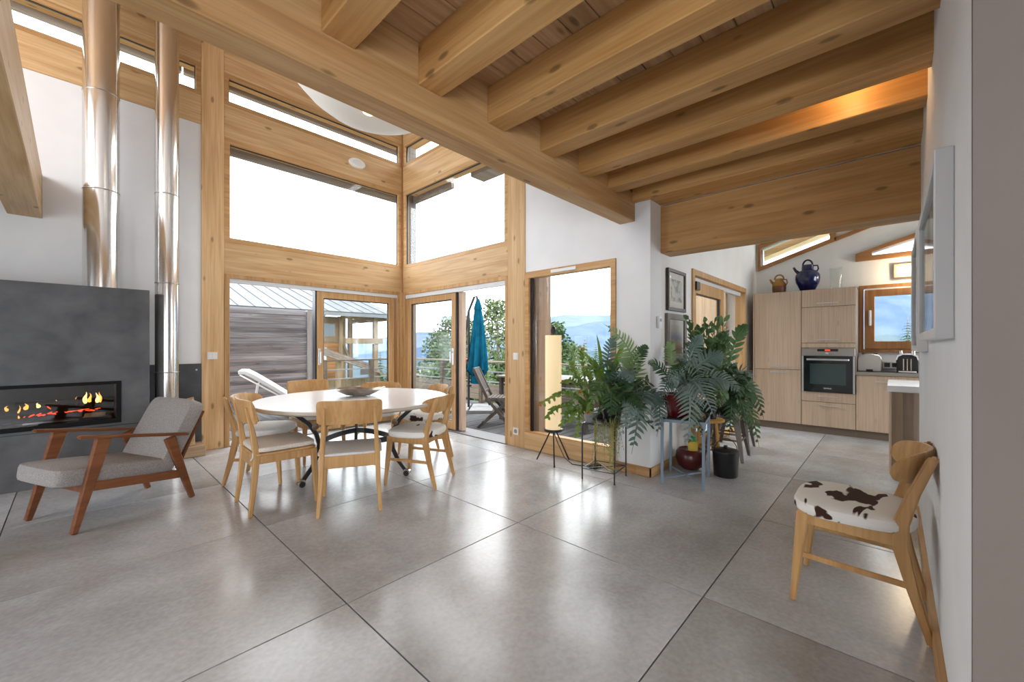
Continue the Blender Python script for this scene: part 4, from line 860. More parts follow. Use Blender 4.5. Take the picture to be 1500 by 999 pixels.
for _ in range(60):
    u = R.uniform(868, 908); a = at(u, R.uniform(612, 624), R.uniform(3.55, 3.8)); b = at(u+R.uniform(-8, 8), R.uniform(640, 698), R.uniform(3.55, 3.75)); mb.tube([a-base, (a+b)/2-base+rv(.02), b-base+Vector((0, 0, .01))], .0014, 3)
    for q in range(8): p = a.lerp(b, (q+.5)/8)-base; leafquad(mb, p, rv(), rv(), .022, .007)
o = mb.build('trailing_stems', STRAW, f1, fix=False); o['kind'] = 'stuff'
base = Vector((3.30, 2.07, .528))
f2 = thing('flowering_cactus', 'arching leaf cactus with red flowers beside the paper lamp', 'plant', base)
pot(f2, .05, .068, .10, mat('grey_pot', (.25, .25, .26), .4))
mb = MB(); fl_ = MB()
for i, (cu_, cv_, tu, tv) in enumerate([(835, 560, 792, 592), (830, 575, 800, 612), (838, 540, 838, 532), (850, 525, 852, 512), (845, 545, 825, 560), (840, 580, 822, 625), (850, 585, 845, 640), (860, 540, 868, 530), (855, 560, 850, 575), (842, 565, 812, 578), (838, 570, 832, 600), (865, 570, 862, 605), (852, 545, 843, 552), (848, 588, 835, 618), (870, 550, 858, 545), (845, 600, 826, 606), (838, 585, 806, 600)]):
    a = Vector((R.uniform(-.03, .03), R.uniform(-.03, .03), .10)); b = lp(cu_, cv_, 3.62+R.uniform(-.1, .1)); c = lp(tu, tv, 3.58+R.uniform(-.12, .12))
    for j in range(11):
        t = j/11; p = bez(a, b, c, t); T = bez(a, b, c, t+.09)-p
        leafquad(mb, p, T, rv(.6)+Vector((-.5, -.5, .5)), max(T.length*1.3, .028), .034)
        if j > 4:
            for s in (-1, 1): leafquad(mb, p+T*.5, T+s*Vector((.7, -.7, R.uniform(-.3, .6)))*T.length, rv(.6)+Vector((-.5, -.5, .5)), .045, .024)
    if i in (0, 3, 4, 8, 11): 
        for q in range(7): leafquad(fl_, c+rv(.008), rv()+Vector((0, 0, .4)), rv(), .022, .012)
o = mb.build('leaves', CACT, f2, fix=False); o['kind'] = 'stuff'; o = fl_.build('flowers', REDFL, f2, fix=False); o['kind'] = 'stuff'; o['label'] = 'small red flowers at the stem tips'
base = Vector((3.535, 2.10, .528))
f3 = thing('strap_leaf_plant', 'bright lime green upright strap leaves behind the dark fern', 'plant', base)
pot(f3, .045, .06, .09, BLACKPL)
for c, t, w_ in (((885, 540, 3.85), (874, 490, 3.75), .022), ((880, 530, 3.8), (848, 512, 3.6), .026), ((882, 530, 3.9), (866, 540, 3.7), .045), ((900, 525, 3.9), (890, 535, 3.75), .05), ((885, 540, 3.8), (872, 565, 3.65), .045), ((905, 520, 3.9), (915, 500, 3.9), .03), ((880, 545, 3.9), (868, 525, 3.8), .04)):
    blade_leaf(f3, (0, 0, .09), lp(*c), lp(*t), w_, LIME)
# pale blue metal table with the red pot
bt = thing('plant_table', 'pale blue metal side table carrying the red pot', 'plant table', (3.86, 1.40, 0), radians(12))
for sx in (-1, 1):
    for sy in (-1, 1): MB().bar((sx*.215, sy*.17, 0), (sx*.215, sy*.17, .585), .024, .024).build('leg', BLUEMET, bt, bevel=.002)
for s in (-1, 1):
    MB().bar((-.20, s*.17, .572), (.20, s*.17, .572), .02, .025, side=(0, 1, 0)).build('rail', BLUEMET, bt); MB().bar((s*.215, -.16, .572), (s*.215, .16, .572), .02, .025).build('rail', BLUEMET, bt)
MB().box(-.23, .23, -.185, .185, .585, .60).build('top', BLACKPL, bt, bevel=.003)
MB().bar((-.215, -.17, .05), (.215, .17, .05), .012, .012, side=(1, -1, 0)).build('cross_bar', BLUEMET, bt); MB().bar((-.215, .17, .05), (.215, -.17, .05), .012, .012, side=(1, 1, 0)).build('cross_bar', BLUEMET, bt)
base = Vector((3.80, 1.44, .601))
g1 = thing('potted_fern', 'large silvery fern in a red glazed pot on the blue table', 'plant', base)
pot(g1, .10, .145, .20, REDPOT)
rt = Vector((0, 0, .19))
for ctrl, tip, wd, n, m, nm in (
    ((1010, 525, 3.7), (1047, 612, 3.40), .21, 16, SILVER, (-.8, -.5, .45)),
    ((1020, 520, 3.6), (1006, 660, 3.42), .19, 17, SILVER, (-.75, -.6, .2)),
    ((985, 530, 3.7), (968, 585, 3.5), .13, 13, BLUEFERN, (-.7, -.6, .3)),
    ((975, 505, 4.0), (985, 500, 3.9), .10, 13, PALEFERN, (-.7, -.7, .1)),
    ((960, 520, 3.9), (950, 535, 3.7), .10, 12, DARKFERN, (-.6, -.6, .5)),
    ((1030, 515, 3.9), (1062, 520, 3.75), .17, 14, BLUEFERN, (-.6, -.6, .6)),
    ((1010, 505, 4.0), (1030, 490, 3.95), .14, 13, BLUEFERN, (-.7, -.7, .2)),
    ((1045, 530, 3.8), (1085, 575, 3.6), .17, 14, SILVER, (-.6, -.5, .7)),
    ((1000, 540, 3.6), (975, 560, 3.45), .13, 12, BLUEFERN, (-.7, -.6, .4)),
    ((1010, 560, 3.6), (1030, 640, 3.48), .13, 14, DARKFERN, (-.7, -.6, .3)),
    ((990, 525, 3.8), (1000, 530, 3.6), .12, 11, DARKFERN, (-.7, -.6, .5))):
    frond(g1, rt+rv(.03), lp(*ctrl), lp(*tip), wd, n, m, nm)
foliage(g1, [(rt, lp(R.uniform(975, 1050), R.uniform(520, 560), 3.8), lp(R.uniform(965, 1060), R.uniform(540, 590), R.uniform(3.65, 3.9))) for _ in range(20)], DARKFERN, .06, .03, 16)
# stools behind with the green plants
ws = thing('wooden_stool', 'honey coloured wooden stool hidden behind the fern', 'stool', (4.60, 1.44, 0), radians(15))
HONEY = wood('honey_wood', (.55, .30, .08), (.45, .23, .06), 2, knots=0)
MB().lathe([(.15, .44), (.16, .445), (.16, .465), (.15, .47)], 28).build('seat', HONEY, ws, smooth=True)
for i in range(4): a = pi/4+i*pi/2; MB().tube([(.16*cos(a), .16*sin(a), 0), (.11*cos(a), .11*sin(a), .44)], [.011, .014], 8).build('leg', HONEY, ws, smooth=True)
for i in range(4):
    a = pi/4+i*pi/2; b = a+pi/2; MB().tube([(.143*cos(a), .143*sin(a), .16), (.143*cos(b), .143*sin(b), .16)], .008, 6).build('stretcher', HONEY, ws)
def metal_stool(loc, label):
    t = thing('metal_stool', label, 'stool', (*loc, 0), radians(4), 'gunmetal stools')
    pad(superellipse(.32, .32, 6, 28), [(1, .44), (1.03, .452), (1.0, .462), (.9, .462)]).build('seat', GREYMET, t, smooth=True)
    for sx in (-1, 1):
        for sy in (-1, 1): MB().rings([[(sx*(xo+a_*wd), sy*(xo+b_*wd), z_) for a_, b_ in ((0, 0), (-1, 0), (-1, -.15), (-.15, -.15), (-.15, -1), (0, -1))] for xo, wd, z_ in ((.20, .028, 0), (.145, .06, .44))]).build('leg', GREYMET, t)
    for s in (-1, 1): MB().bar((-.16, s*.165, .22), (.16, s*.165, .22), .004, .02, side=(0, 1, 0)).build('brace', GREYMET, t); MB().bar((s*.165, -.16, .22), (s*.165, .16, .22), .004, .02).build('brace', GREYMET, t)
    return t
metal_stool((4.98, 1.36), 'gunmetal stool with splayed legs under the dark green plant'); metal_stool((5.50, 1.42), 'gunmetal stool standing farther along the sliding door')
base = Vector((4.60, 1.44, .471))
h1 = thing('shrubby_houseplant', 'tall small-leaved houseplant before the sliding door', 'plant', base)
pot(h1, .08, .11, .17, BLACKPL)
foliage(h1, [((0, 0, .15), lp(u+R.uniform(-6, 6), 540, 4.3), lp(u+R.uniform(-4, 4), v, 4.2+R.uniform(-.12, .06))) for u, v in ((1014, 468), (1018, 500), (1026, 478), (1034, 470), (1040, 475), (1048, 468), (1056, 480), (1062, 470), (1030, 510), (1050, 505), (1022, 520), (1042, 500), (1060, 500), (1016, 485), (1030, 490), (1044, 485), (1054, 495), (1025, 500))], MIDFERN, .085, .042, 40)
base = Vector((4.98, 1.36, .463))
h2 = thing('potted_fern', 'dark green long-fingered fern spilling over the metal stool', 'plant', base)
pot(h2, .08, .12, .16, BLACKPL)
rt = Vector((0, 0, .15))
for ctrl, tip, wd, n, m, nm in (
    ((1070, 490, 4.6), (1095, 474, 4.4), .17, 8, MIDFERN, (-.7, -.7, .1)),
    ((1100, 530, 4.6), (1119, 615, 4.5), .19, 11, DARKFERN, (-.6, -.6, .5)),
    ((1095, 560, 4.6), (1112, 655, 4.45), .18, 11, MIDFERN, (-.7, -.6, .3)),
    ((1085, 530, 4.5), (1080, 585, 4.2), .20, 12, DARKFERN, (-.7, -.6, .5)),
    ((1060, 535, 4.4), (1050, 600, 4.1), .19, 12, MIDFERN, (-.7, -.6, .4)),
    ((1060, 515, 4.6), (1045, 525, 4.3), .17, 12, BLUEFERN, (-.6, -.6, .6)),
    ((1080, 520, 4.6), (1100, 560, 4.4), .18, 11, SILVER, (-.6, -.5, .6)),
    ((1075, 560, 4.4), (1068, 640, 4.2), .17, 11, DARKFERN, (-.7, -.6, .3)),
    ((1085, 555, 4.4), (1092, 625, 4.25), .18, 11, DARKFERN, (-.7, -.6, .4)),
    ((1060, 500, 4.8), (1062, 485, 4.7), .14, 10, DARKFERN, (-.7, -.7, .1)),
    ((1090, 525, 4.8), (1108, 590, 4.7), .16, 10, DARKFERN, (-.6, -.6, .5))):
    frond(h2, rt+rv(.03), lp(*ctrl), lp(*tip), wd, n, m, nm, fwd=.8, lobew=.75)
foliage(h2, [(rt, lp(R.uniform(1045, 1090), R.uniform(520, 570), 4.4), lp(R.uniform(1035, 1100), R.uniform(540, 605), R.uniform(4.2, 4.6))) for _ in range(16)], DARKFERN, .08, .035, 16)
# bucket and bowl on the floor
bk = thing('bucket', 'black metal lidded bucket with a wire handle on the floor', 'bucket', (4.25, 1.17, 0))
MB().lathe([(.098, 0), (.105, .01), (.115, .22), (.118, .235)], 28).build('body', BLACK, bk, smooth=True)
MB().lathe([(.121, .228), (.121, .24), (.10, .252), (.02, .258)], 28).build('lid', BLACK, bk, smooth=True); MB().lathe([(.012, .255), (.02, .275), (.014, .29)], 12).build('knob', BLACK, bk, smooth=True)
MB().tube([(.115*cos(q*pi/12)*.682, -.115*cos(q*pi/12)*.731, .215+.14*sin(q*pi/12)) for q in range(13)], .004, 6).build('handle', BLACK, bk)
pb = thing('planter_bowl', 'round maroon glazed bowl under the pale blue table', 'bowl', (4.26, 1.50, 0))
MB().lathe([(.07, 0), (.12, .04), (.145, .11), (.135, .17), (.11, .20), (.10, .19), (.02, .18)], 28).build('bowl', MAROON, pb, smooth=True)
yc = thing('watering_can', 'small yellow plastic can with green cap in the maroon bowl', 'can', (4.24, 1.47, .185), radians(20))
MB().box(-.06, .06, -.045, .045, 0, .10).build('body', YEL, yc, bevel=.012, seg=2); MB().lathe([(.03, .10), (.034, .105), (.03, .135), (.012, .145)], 16).build('cap', GREENP, yc, smooth=True)
for s in (-.03, .02): MB().box(s, s+.022, -.049, -.044, .03, .06).build('window', MAROON, yc)
# ------------------------------------------------------------------ terrace
ZD = -.035
deck = tag(MB().box(-1.2, 6.3, 6.22, 9.6, ZD-.12, ZD-.03).box(4.0, 6.3, 1.95, 6.22, ZD-.12, ZD-.03).build('terrace_deck', mat('deck_joists', (.05, .045, .04), .9)), 'grey weathered board terrace outside the glazed corner', 'terrace', kind='structure')
x = -1.2
while x < 3.95:
    MB().box(x+.005, x+.135, 6.22, 9.6, ZD-.028, ZD).build('deck_board', DECKY, deck, bevel=.003); x += .14
y = 1.95
while y < 9.6:
    MB().box(4.0, 6.3, y+.005, y+.135, ZD-.028, ZD).build('deck_board', DECKX, deck, bevel=.003); y += .14
fe = thing('privacy_screen', 'grey weathered horizontal board screen at the terrace end', 'fence', (0, 9.3, ZD))
for i in range(21):
    z = .02+i*.0945; MB().box(-1.2, 3.44, -.012+R.uniform(-.006, .006), .012, z, z+.089).build('board', LARCH, fe, bevel=.003)
for x in (-.6, 1.2, 3.49): MB().box(x-.05, x+.05, -.05 if x > 3 else .013, .07, 0, 2.03).build('post', wood('grey_post', (.17, .155, .145), (.10, .09, .085), 2, knots=.4) if x < 0 else bpy.data.materials['grey_post'], fe, bevel=.004)
RAILG = mat('rail_tube', (.16, .16, .165), .5)
ra = thing('terrace_railing', 'wooden railing with thin white rails behind lounger and table', 'railing', (0, 9.5, ZD))
for x in (3.9, 5.05, 6.15): MB().box(x-.05, x+.05, -.05, .05, 0, .90).build('post', RAILW, ra, bevel=.004)
MB().box(3.62, 6.25, -.06, .06, .90, .935).build('top_rail', RAILW, ra, bevel=.004)
for z in (.25, .47, .69): MB().box(3.62, 6.2, -.012, .012, z, z+.025).build('rail', RAILG, ra)
rb = thing('terrace_railing', 'wooden railing with low boards behind the teal parasol', 'railing', (6.15, 0, ZD))
for y in (2.2, 3.7, 5.2, 6.65, 8.05): MB().box(-.05, .05, y-.05, y+.05, 0, .90).build('post', RAILW, rb, bevel=.004)
RAILY = wood('railing_wood_y', (.20, .16, .125), (.13, .10, .075), 1, knots=.3, rough=.8)
MB().box(-.06, .06, 1.95, 9.43, .90, .935).build('top_rail', RAILY, rb, bevel=.004)
for z in (.47, .69): MB().box(-.012, .012, 1.95, 9.4, z, z+.025).build('rail', RAILG, rb)
for z in (.08, .20, .32): MB().box(-.03, -.005, 1.95, 9.4, z, z+.11).build('board', RAILY, rb, bevel=.003)

pa = thing('parasol', 'closed teal cantilever parasol hanging from a curved black arm', 'parasol', (5.42, 6.05, ZD))
U = Vector((.682, -.731, 0)); W_ = Vector((.731, .682, 0))
MB().tube([-U*.13, -U*.13+Vector((0, 0, 1.95))], .024, 10).build('pole', BLACK, pa)
MB().tube([-U*.17+Vector((0, 0, .75)), -U*.22+Vector((0, 0, 1.1)), -U*.20+Vector((0, 0, 1.5)), -U*.13+Vector((0, 0, 1.95)), -U*.02+Vector((0, 0, 2.23)), U*.03+Vector((0, 0, 2.24)), U*.05+Vector((0, 0, 2.15))], .024, 8).build('arm', BLACK, pa, smooth=True)
rg = []
for i in range(15):
    t = i/14; z = 2.16-1.42*t; r_ = .035+.15*t**.7; amp = .02+.25*t
    rg.append([tuple(U*(.05+.012*sin(t*4))+U*(r_*cos(2*pi*j/48)*(1+amp*cos(2*pi*j/48*8+t*1.5)))+W_*(r_*sin(2*pi*j/48)*(1+amp*cos(2*pi*j/48*8+t*1.5)))+Vector((0, 0, z+(.07*cos(2*pi*j/48*8+t*1.5)*t if i == 14 else 0)))) for j in range(48)])
MB().rings(rg).build('canopy', TEAL, pa, smooth=True)
MB().rings([[tuple(U*.05+U*(r_*cos(2*pi*j/24)*(1+.2*cos(2*pi*j/24*8)))+W_*(r_*sin(2*pi*j/24))+Vector((0, 0, z))) for j in range(24)] for r_, z in ((.12, .52), (.115, .66), (.13, .85))]).build('inner_folds', TEAL, pa, smooth=True)
MB().rings([[tuple(U*.055+U*(r_*cos(2*pi*j/16)*(1+.12*(-1)**j))+W_*(r_*sin(2*pi*j/16)*(1+.12*(-1)**j))+Vector((0, 0, z))) for j in range(16)] for r_, z in ((.026, 2.19), (.055, 2.09), (.082, 1.98), (.05, 1.985))]).build('vent_cap', TEAL, pa)
MB().lathe([(.045, 0), (.05, .05), (.03, .06)], 14, tuple(-U*.19+Vector((0, 0, .95)))).build('crank_knob', mat('red_knob', (.5, .02, .05), .4), pa, smooth=True)
MB().lathe([(.05, .46), (.05, .50)], 12, tuple(-U*.12)).build('clamp', BLACK, pa)
for i, (a, b) in enumerate(((-.30, -.30), (.02, -.30), (-.30, .02), (.02, .02))):
    c = Vector((5.42, 6.05, 0))-U*.13+U*(a+.16)*1.5+W_*(b+.14)*1.5; s_ = MB().box(-.22, .22, -.22, .22, 0, .055).build('weight_slab', STONE, None, (c.x, c.y, ZD+.001), (0, 0, radians(-47)), bevel=.006)
    tag(s_, ('nearest left pale weight slab around the parasol foot', 'nearest right pale weight slab around the parasol foot', 'far left pale weight slab around the parasol foot', 'far right pale weight slab around the parasol foot')[i], 'slab', 'weight slabs of the parasol')
tc_ = thing('garden_chair', 'weathered teak folding chair with slatted back on the deck', 'chair', (4.60, 4.58, ZD), math.atan2(-.80, .60)-pi/2)
for s in (-1, 1):
    MB().bar((s*.23, .24, 0), (s*.23, -.16, .47), .03, .045).build('leg', GREYTEAK, tc_, bevel=.003); MB().bar((s*.205, -.30, 0), (s*.205, .20, .43), .03, .045).build('leg', GREYTEAK, tc_, bevel=.003)
    MB().bar((s*.21, -.10, .36), (s*.21, -.36, .90), .028, .045).build('back_stile', GREYTEAK, tc_, bevel=.003); MB().bar((s*.21, -.18, .43), (s*.21, .22, .44), .028, .04).build('seat_rail', GREYTEAK, tc_, bevel=.003)
MB().bar((-.22, -.36, .90), (.22, -.36, .90), .03, .05, side=(0, 1, 0)).build('top_rail', GREYTEAK, tc_, bevel=.004); MB().bar((-.22, -.20, .56), (.22, -.20, .56), .025, .04, side=(0, 1, 0)).build('lower_rail', GREYTEAK, tc_, bevel=.003)
for z, y_ in ((.06, .19), (.06, -.23)): MB().bar((-.22, y_, z), (.22, y_, z), .025, .03, side=(0, 1, 0)).build('stretcher', GREYTEAK, tc_)
for i in range(9): x = -.176+.044*i; MB().bar((x, -.205, .57), (x, -.352, .885), .028, .012).build('back_slat', GREYTEAK, tc_)
for i in range(7): y_ = -.14+.055*i; MB().box(-.22, .22, y_, y_+.042, .455, .470).build('seat_slat', GREYTEAK, tc_)
gt = thing('garden_table', 'pale topped outdoor table beyond the parasol doorway post', 'table', (5.40, 4.1, ZD))
MB().box(-.42, .42, -.92, .92, .73, .76).build('top', STONE, gt, bevel=.004)
for sx in (-1, 1):
    for sy in (-1, 1): MB().box(sx*.36-.03, sx*.36+.03, sy*.85-.03, sy*.85+.03, 0, .73).build('leg', GREYTEAK, gt, bevel=.003)
MB().box(-.36, .36, -.85, .85, .66, .70).build('apron', GREYTEAK, gt)
lo = thing('sun_lounger', 'white sun lounger with raised backrest before the board screen', 'sun lounger', (2.62, 7.75, ZD), radians(-18))
LM = mat('lounger_fabric', (.42, .42, .42), .8)
MB().bar((-.05, 0, .36), (1.35, 0, .36), .62, .05, side=(0, 1, 0)).build('mattress', LM, lo, bevel=.015, seg=2)
MB().rings([[(x_+nx*h_, s*.31, z_+nz*h_) for s, h_ in ((-1, 0), (1, 0), (1, .07), (-1, .07))] for x_, z_, nx, nz in ((-.06, .36, .4, .9), (-.30, .54, .5, .85), (-.58, .74, .5, .85), (-.68, .80, .35, .9), (-.76, .80, -.1, 1))]).build('back_cushion', LM, lo, bevel=.012)
for s in (-1, 1):
    MB().bar((-.75, s*.32, .31), (1.38, s*.32, .31), .03, .03).build('side_rail', ALU, lo); MB().bar((-.05, s*.32, .34), (-.74, s*.32, .80), .022, .022).build('back_rail', ALU, lo); MB().bar((-.55, s*.30, .33), (-.50, s*.30, .66), .018, .018).build('prop', ALU, lo)
    for x in (-.55, 1.15): MB().bar((x, s*.32, 0), (x, s*.32, .31), .03, .03).build('leg', ALU, lo)

# ------------------------------------------------------------------ land, neighbours, trees, mountains
gr = MB(); rr_ = [8, 14, 25, 45, 90, 200, 420]; zz = [-1.3, -2.0, -4.5, -10, -26, -75, -190]; gv = []
for r_, z_ in zip(rr_, zz): gv.append([(r_*cos(2*pi*j/64), r_*sin(2*pi*j/64), z_+R.uniform(-.1, .1)*r_*.05) for j in range(64)])
gr.rings([[(0.01*cos(2*pi*j/64), .01*sin(2*pi*j/64), -1.25) for j in range(64)]]+gv, False, False)
struct('ground', gr, noisy('meadow', (.05, .085, .025), (.09, .13, .045), .8, .95, seed=False), 'green meadow slope falling away below the terrace', 'ground')
def mountain(name, label, dist, prof, col1, col2, base, thick=.35):
    """ridge standing at a real distance; prof: (bearing to the right of the view axis, crest elevation)"""
    mb = MB(); rows = []
    n = 140; a0, a1 = prof[0][0], prof[-1][0]
    for i in range(n+1):
        a = a0+(a1-a0)*i/n
        for q in range(len(prof)-1):
            if prof[q][0] <= a <= prof[q+1][0]: k_ = (a-prof[q][0])/(prof[q+1][0]-prof[q][0]); k_ = k_*k_*(3-2*k_); e_ = prof[q][1]*(1-k_)+prof[q+1][1]*k_; break
        e_ += .004*sin(a*23)+.0025*sin(a*61+1)+.0014*sin(a*143+2)
        col = []
        for j in range(9):
            t = j/8; d_ = dist*(1+thick*(1-t)*-1+ .03*sin(i*.55+j)*t); z_ = base*(1-t)+(H+e_*dist)*t+dist*.006*sin(i*.45+j*1.9)*t*(1-t)*4
            v = Vector((CX+SX*a, SX-CX*a, 0)); col.append((v.x*d_, v.y*d_, z_))
        rows.append(col)
    for i in range(n):
        for j in range(8): mb.quad(rows[i][j], rows[i+1][j], rows[i+1][j+1], rows[i][j+1])
    mm = noisy('hazy_slope_'+name, col1, col2, 14, .98, .38, .62, 7, spec=0, seed=False, stretch=(1/dist, 1/dist, 2.2/dist))  # aerial haze is put into the blue base colour of the slope
    me = mb.mesh('mountain', mm, fix=False)
    bm = bmesh.new(); bm.from_mesh(me); bmesh.ops.remove_doubles(bm, verts=bm.verts, dist=.01); bmesh.ops.recalc_face_normals(bm, faces=bm.faces); bm.to_mesh(me); bm.free()
    for p in me.polygons: p.use_smooth = True
    tag(link('mountain', me), label, 'mountain', kind='structure')
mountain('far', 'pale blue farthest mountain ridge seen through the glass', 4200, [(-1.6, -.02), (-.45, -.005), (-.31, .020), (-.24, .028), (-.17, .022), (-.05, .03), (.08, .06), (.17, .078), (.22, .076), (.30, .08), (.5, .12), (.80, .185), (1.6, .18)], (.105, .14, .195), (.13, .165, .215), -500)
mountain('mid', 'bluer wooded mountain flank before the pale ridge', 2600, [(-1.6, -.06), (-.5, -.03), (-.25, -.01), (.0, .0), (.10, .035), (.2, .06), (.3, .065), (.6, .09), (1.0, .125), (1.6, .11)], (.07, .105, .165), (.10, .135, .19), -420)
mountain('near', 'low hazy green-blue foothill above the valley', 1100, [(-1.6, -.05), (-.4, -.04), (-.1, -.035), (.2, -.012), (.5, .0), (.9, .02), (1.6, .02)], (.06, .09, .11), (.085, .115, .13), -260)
LEAFM = [leaf_mat('birch_leaf', (.085, .12, .05), (.15, .18, .10), .8), leaf_mat('hedge_leaf', (.04, .07, .025), (.085, .12, .05), .8), leaf_mat('conifer_needle', (.03, .06, .032), (.065, .10, .055), .9)]
BARK = noisy('bark', (.16, .13, .10), (.30, .27, .23), 12, .9)
def crown(parent, n, rad, c, size, m, name='leaves', power=.5):
    mb = MB()
    for _ in range(n):
        d = rv().normalized()*R.random()**power; k_ = 1+.25*sin(d.x*7+d.z*5)+.2*sin(d.y*9)
        p = Vector((c[0]+d.x*rad[0]*k_, c[1]+d.y*rad[1]*k_, c[2]+d.z*rad[2])); leafquad(mb, p, rv(), rv(), size*R.uniform(.7, 1.4), size*.7)
    o = mb.build(name, m, parent, fix=False); o['kind'] = 'stuff'; return o
def broadleaf(u, d, vtop, w_, n, label, m=0, zb=-2.6, size=.13, name='birch_tree'):
    p = at(u, vtop, d); t = thing(name, label, 'tree', (p.x, p.y, zb), group='trees below the terrace'); h = p.z-zb
    MB().tube([(0, 0, 0), (.1, .05, h*.4), (.05, -.05, h*.75), (0, 0, h*.96)], [.12, .09, .05, .02], 8).build('trunk', BARK, t, smooth=True)
    br = MB()
    for i in range(14): a = i*2.4; z0 = h*(.25+.05*i); br.tube([(.05, 0, z0), (w_*.5*cos(a)*(1.1-z0/h), w_*.5*sin(a)*(1.1-z0/h), z0+h*.12)], [.03, .008], 5)
    o = br.build('branches', BARK, t); o['kind'] = 'stuff'
    mb = MB()
    for _ in range(n):
        k_ = R.random(); z_ = h*(.12+.88*k_**.8); a = R.uniform(0, 2*pi); rmax = w_*(sin(pi*min(.96, (z_/h)*.82+.1))**.8)*(1+.22*sin(a*3+z_*3)+.15*sin(z_*7)); r_ = rmax*sqrt(R.random())
        leafquad(mb, Vector((r_*cos(a), r_*sin(a), z_)), rv()+Vector((0, 0, -.2)), rv(), size*R.uniform(.7, 1.3), size*.62)
    o = mb.build('leaves', LEAFM[m], t, fix=False); o['kind'] = 'stuff'
def conifer(u, d, vtop, w_, label, zb=-4):
    p = at(u, vtop, d); t = thing('conifer', label, 'tree', (p.x, p.y, zb), group='conifers in the valley'); h = p.z-zb
    MB().tube([(0, 0, 0), (0, 0, h)], [.16, .015], 8).build('trunk', BARK, t)
    mb = MB(); lay = int(h*5)
    for i in range(lay):
        z_ = h*(.08+.92*i/lay); r_ = w_*(1-z_/h)**.85+.04; nb = 9
        for j in range(nb):
            a = 2*pi*(j+R.random()*.6)/nb+i*.7; rr = r_*R.uniform(.75, 1.1); d_ = Vector((cos(a), sin(a), -.28)); q0 = Vector((0, 0, z_))
            for q in range(5): leafquad(mb, q0+d_*rr*(q/5), d_+rv(.35), Vector((0, 0, 1))+rv(.3), rr*.38, rr*.26*(1-q/7))
    o = mb.build('needles', LEAFM[2], t, fix=False); o['kind'] = 'stuff'
broadleaf(668, 13.5, 462, 1.1, 2600, 'slender pale birch just left of the teal parasol')
broadleaf(727, 16, 440, 1.15, 3200, 'tall pale birch just right of the teal parasol')
broadleaf(692, 22, 470, 1.3, 2600, 'pale birch standing behind the teal parasol')
broadleaf(766, 21, 452, 1.2, 2600, 'pale birch behind the post between doorway and lamp')
broadleaf(645, 18.5, 484, 1.0, 2600, 'darker bushy tree against the mountain in the closed sash', 1, name='broadleaf_tree')
broadleaf(812, 14, 474, .9, 2400, 'olive bushy tree behind the paper lamp', 1, name='broadleaf_tree')
broadleaf(836, 18, 505, 1.2, 2000, 'low bushy tree right of the paper lamp', 1, name='broadleaf_tree')
conifer(857, 26, 494, 1.6, 'dark conifer beyond the railing, above the cactus'); conifer(873, 36, 502, 1.7, 'smaller conifer right of the dark one beyond the railing')
conifer(557, 30, 513, 1.7, 'dark pointed conifer beyond the railing right of the chalet', -6); conifer(546, 34, 522, 1.7, 'lower conifer beside the chalet corner post', -6)
conifer(580, 42, 520, 1.8, 'low conifer behind the corner of the glazing', -6)
conifer(1330, 30, 462, 1.6, 'sparse conifer top in the kitchen window', -4)
for i, (u, d, v, lab) in enumerate(((628, 11.6, 540, 'green hedge bush below the railing in the closed sash'), (685, 10.6, 520, 'green hedge bush right behind the teal parasol'), (745, 11.8, 512, 'green hedge bush behind the folding chair'), (830, 10.8, 532, 'green hedge bush behind the paper lamp'), (583, 13.5, 545, 'green hedge bush at the corner of the glazing'))):
    p = at(u, v, d); t = thing('hedge_bush', lab, 'bush', (p.x, p.y, -1.9), group='bushes below the railing'); h = p.z+1.9
    crown(t, 1500, (.68, .68, h*.55), (0, 0, h*.5), .13, LEAFM[1], power=.45)
    MB().tube([(0, 0, 0), (0, 0, h*.6)], .05, 6).build('stem', BARK, t)

# neighbouring chalet
ch = thing('chalet', 'neighbouring wooden chalet with a pale metal roof and balcony', 'house', (0, 20, 0))
for i in range(11): z = -.95+i*.21; MB().box(2.0, 8.98, -.03, .03, z, z+.205).build('wall_board', ORANGE, ch, bevel=.006)
MB().box(2.0, 9.0, .031, 5.0, -2.5, 2.5).build('body', CHALET, ch); MB().box(2.0, 8.99, -.05, .031, 1.36, 2.62).build('upper_wall', wood('chalet_upper', (.20, .14, .09), (.13, .09, .055), 0, knots=.2, rough=.8), ch)
for x in (7.05, 8.10): 
    wf = MB().box(x, x+.62, -.08, -.051, 1.62, 2.30).build('window', CHALET, ch); MB().box(x+.05, x+.57, -.095, -.08, 1.67, 2.25).build('pane', mat('dull_pane', (.12, .14, .16), .15), wf)
wf = MB().box(7.75, 8.32, -.08, -.031, .45, 1.15).build('window', CHALET, ch); MB().box(7.80, 8.27, -.095, -.08, .5, 1.1).build('pane', mat('pale_pane', (.45, .50, .55), .2), wf)
MB().box(8.88, 9.06, -.15, .06, -2.5, 2.65).build('corner_post', CHALET, ch, bevel=.01)
MB().box(10.40, 10.62, -.75, -.53, -2.5, 2.70).build('balcony_post', CHALET, ch, bevel=.01); MB().box(9.55, 9.73, 1.0, 1.2, -2.5, 2.9).build('balcony_post', CHALET, ch); MB().box(10.10, 10.3, 1.4, 1.6, -2.5, 2.9).build('balcony_post', CHALET, ch)
MB().box(8.9, 10.85, -.80, -.55, 1.30, 1.58).build('balcony_beam', CHALET, ch, bevel=.01)
DKB = mat('dark_balcony', (.09, .075, .07), .7)
MB().box(9.05, 9.6, .9, .96, 1.75, 2.45).build('balcony_panel', DKB, ch); MB().box(9.75, 10.42, -.62, -.56, -.25, .22).build('balcony_panel', DKB, ch); MB().box(9.65, 10.45, -.70, -.55, .22, .34).build('balcony_rail', DKB, ch)
MB().bar((9.55, .9, 1.3), (9.95, .9, .3), .10, .10).build('brace', CHALET, ch)
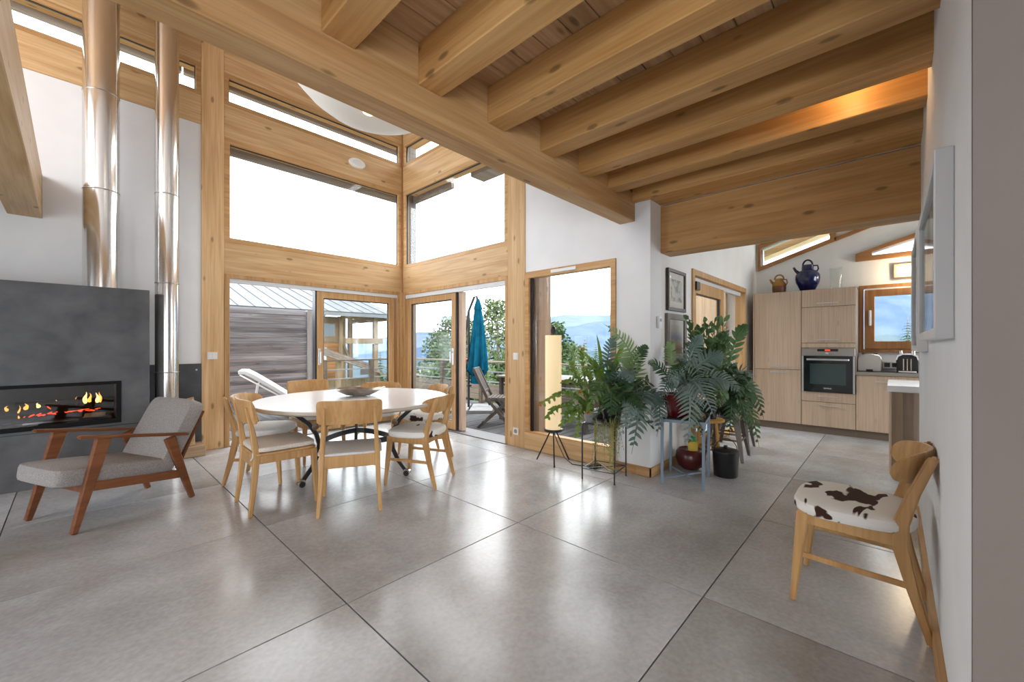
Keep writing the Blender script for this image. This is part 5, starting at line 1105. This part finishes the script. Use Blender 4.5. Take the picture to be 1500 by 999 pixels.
MB().box(9.05, 9.5, 1.0, 1.1, -2.5, 1.3).build('lower_wall', ORANGE, ch); MB().box(9.18, 9.34, .97, 1.0, .45, 1.1).build('lower_pane', bpy.data.materials['pale_pane'], ch)
rf = MB().prism([(-1.05, 2.70), (-1.05, 2.78), (4.0, 4.28), (9.0, 2.8), (9.0, 2.7), (4.0, 4.18)], 1.5, 11.35, 0).build('roof', CHALET, ch)
ROOFM = [mat('roof_sheet_%d' % i, c, .6, 0) for i, c in enumerate(((.048, .055, .065), (.064, .072, .083), (.04, .046, .056)))]
for i in range(17):
    x0 = 1.5+i*.585; sh = MB().prism([(-1.08, 2.785+.008), (4.0, 4.293), (4.0, 4.30+.012), (-1.08, 2.805+.008)], x0+.012, x0+.573, 0).build('roof_sheet', ROOFM[R.randrange(3)], ch)
    MB().prism([(-1.08, 2.80), (4.0, 4.31), (4.0, 4.345), (-1.08, 2.835)], x0-.012, x0+.012, 0).build('standing_seam', ROOFM[2], sh)
MB().box(1.5, 11.4, -1.18, -1.05, 2.60, 2.76).build('gutter', mat('slate_gutter', (.10, .11, .12), .5), ch)
MB().box(11.0, 11.2, -.9, 3.2, 2.48, 2.72).build('purlin', CHALET, ch); MB().box(9.0, 11.3, -.62, -.45, 2.52, 2.70).build('purlin', CHALET, ch)
sh = thing('lean_to', 'low lean-to with a sloping board roof before the chalet', 'shed', (0, 17.2, -1.9))
LEAN = wood('lean_to_board', (.18, .15, .13), (.11, .09, .075), 0, knots=.3, tone=.3, rough=.85)
for i in range(12):
    y_ = -.4+.16*i; MB().bar((6.3, y_, 2.95+.045*i), (9.7, y_, 1.75+.045*i), .15, .03, side=(0, 1, 0)).build('roof_board', LEAN, sh)
for x in (6.4, 7.6, 9.4): MB().box(x-.08, x+.08, -.2, .0, 0, 3.0-(x-6.3)*.33).build('post', CHALET, sh)
MB().box(6.3, 9.5, .9, 1.0, 0, 1.6).build('back_wall', CHALET, sh); MB().box(6.4, 9.4, -.15, -.05, 1.05, 1.2).build('cross_beam', CHALET, sh)
lr = thing('valley_house', 'low house with a pale roof beyond the railing', 'house', (11.9, 18.5, -2.6))
MB().box(-.5, 1.6, -.1, 1.6, 0, 1.55).build('wall', mat('pale_render', (.6, .58, .55), .9), lr); MB().prism([(-.4, 1.55), (1.8, 1.55), (1.8, 1.62), (.7, 2.45), (-.4, 1.62)], -.7, 1.8, 0).build('roof', STONE, lr)
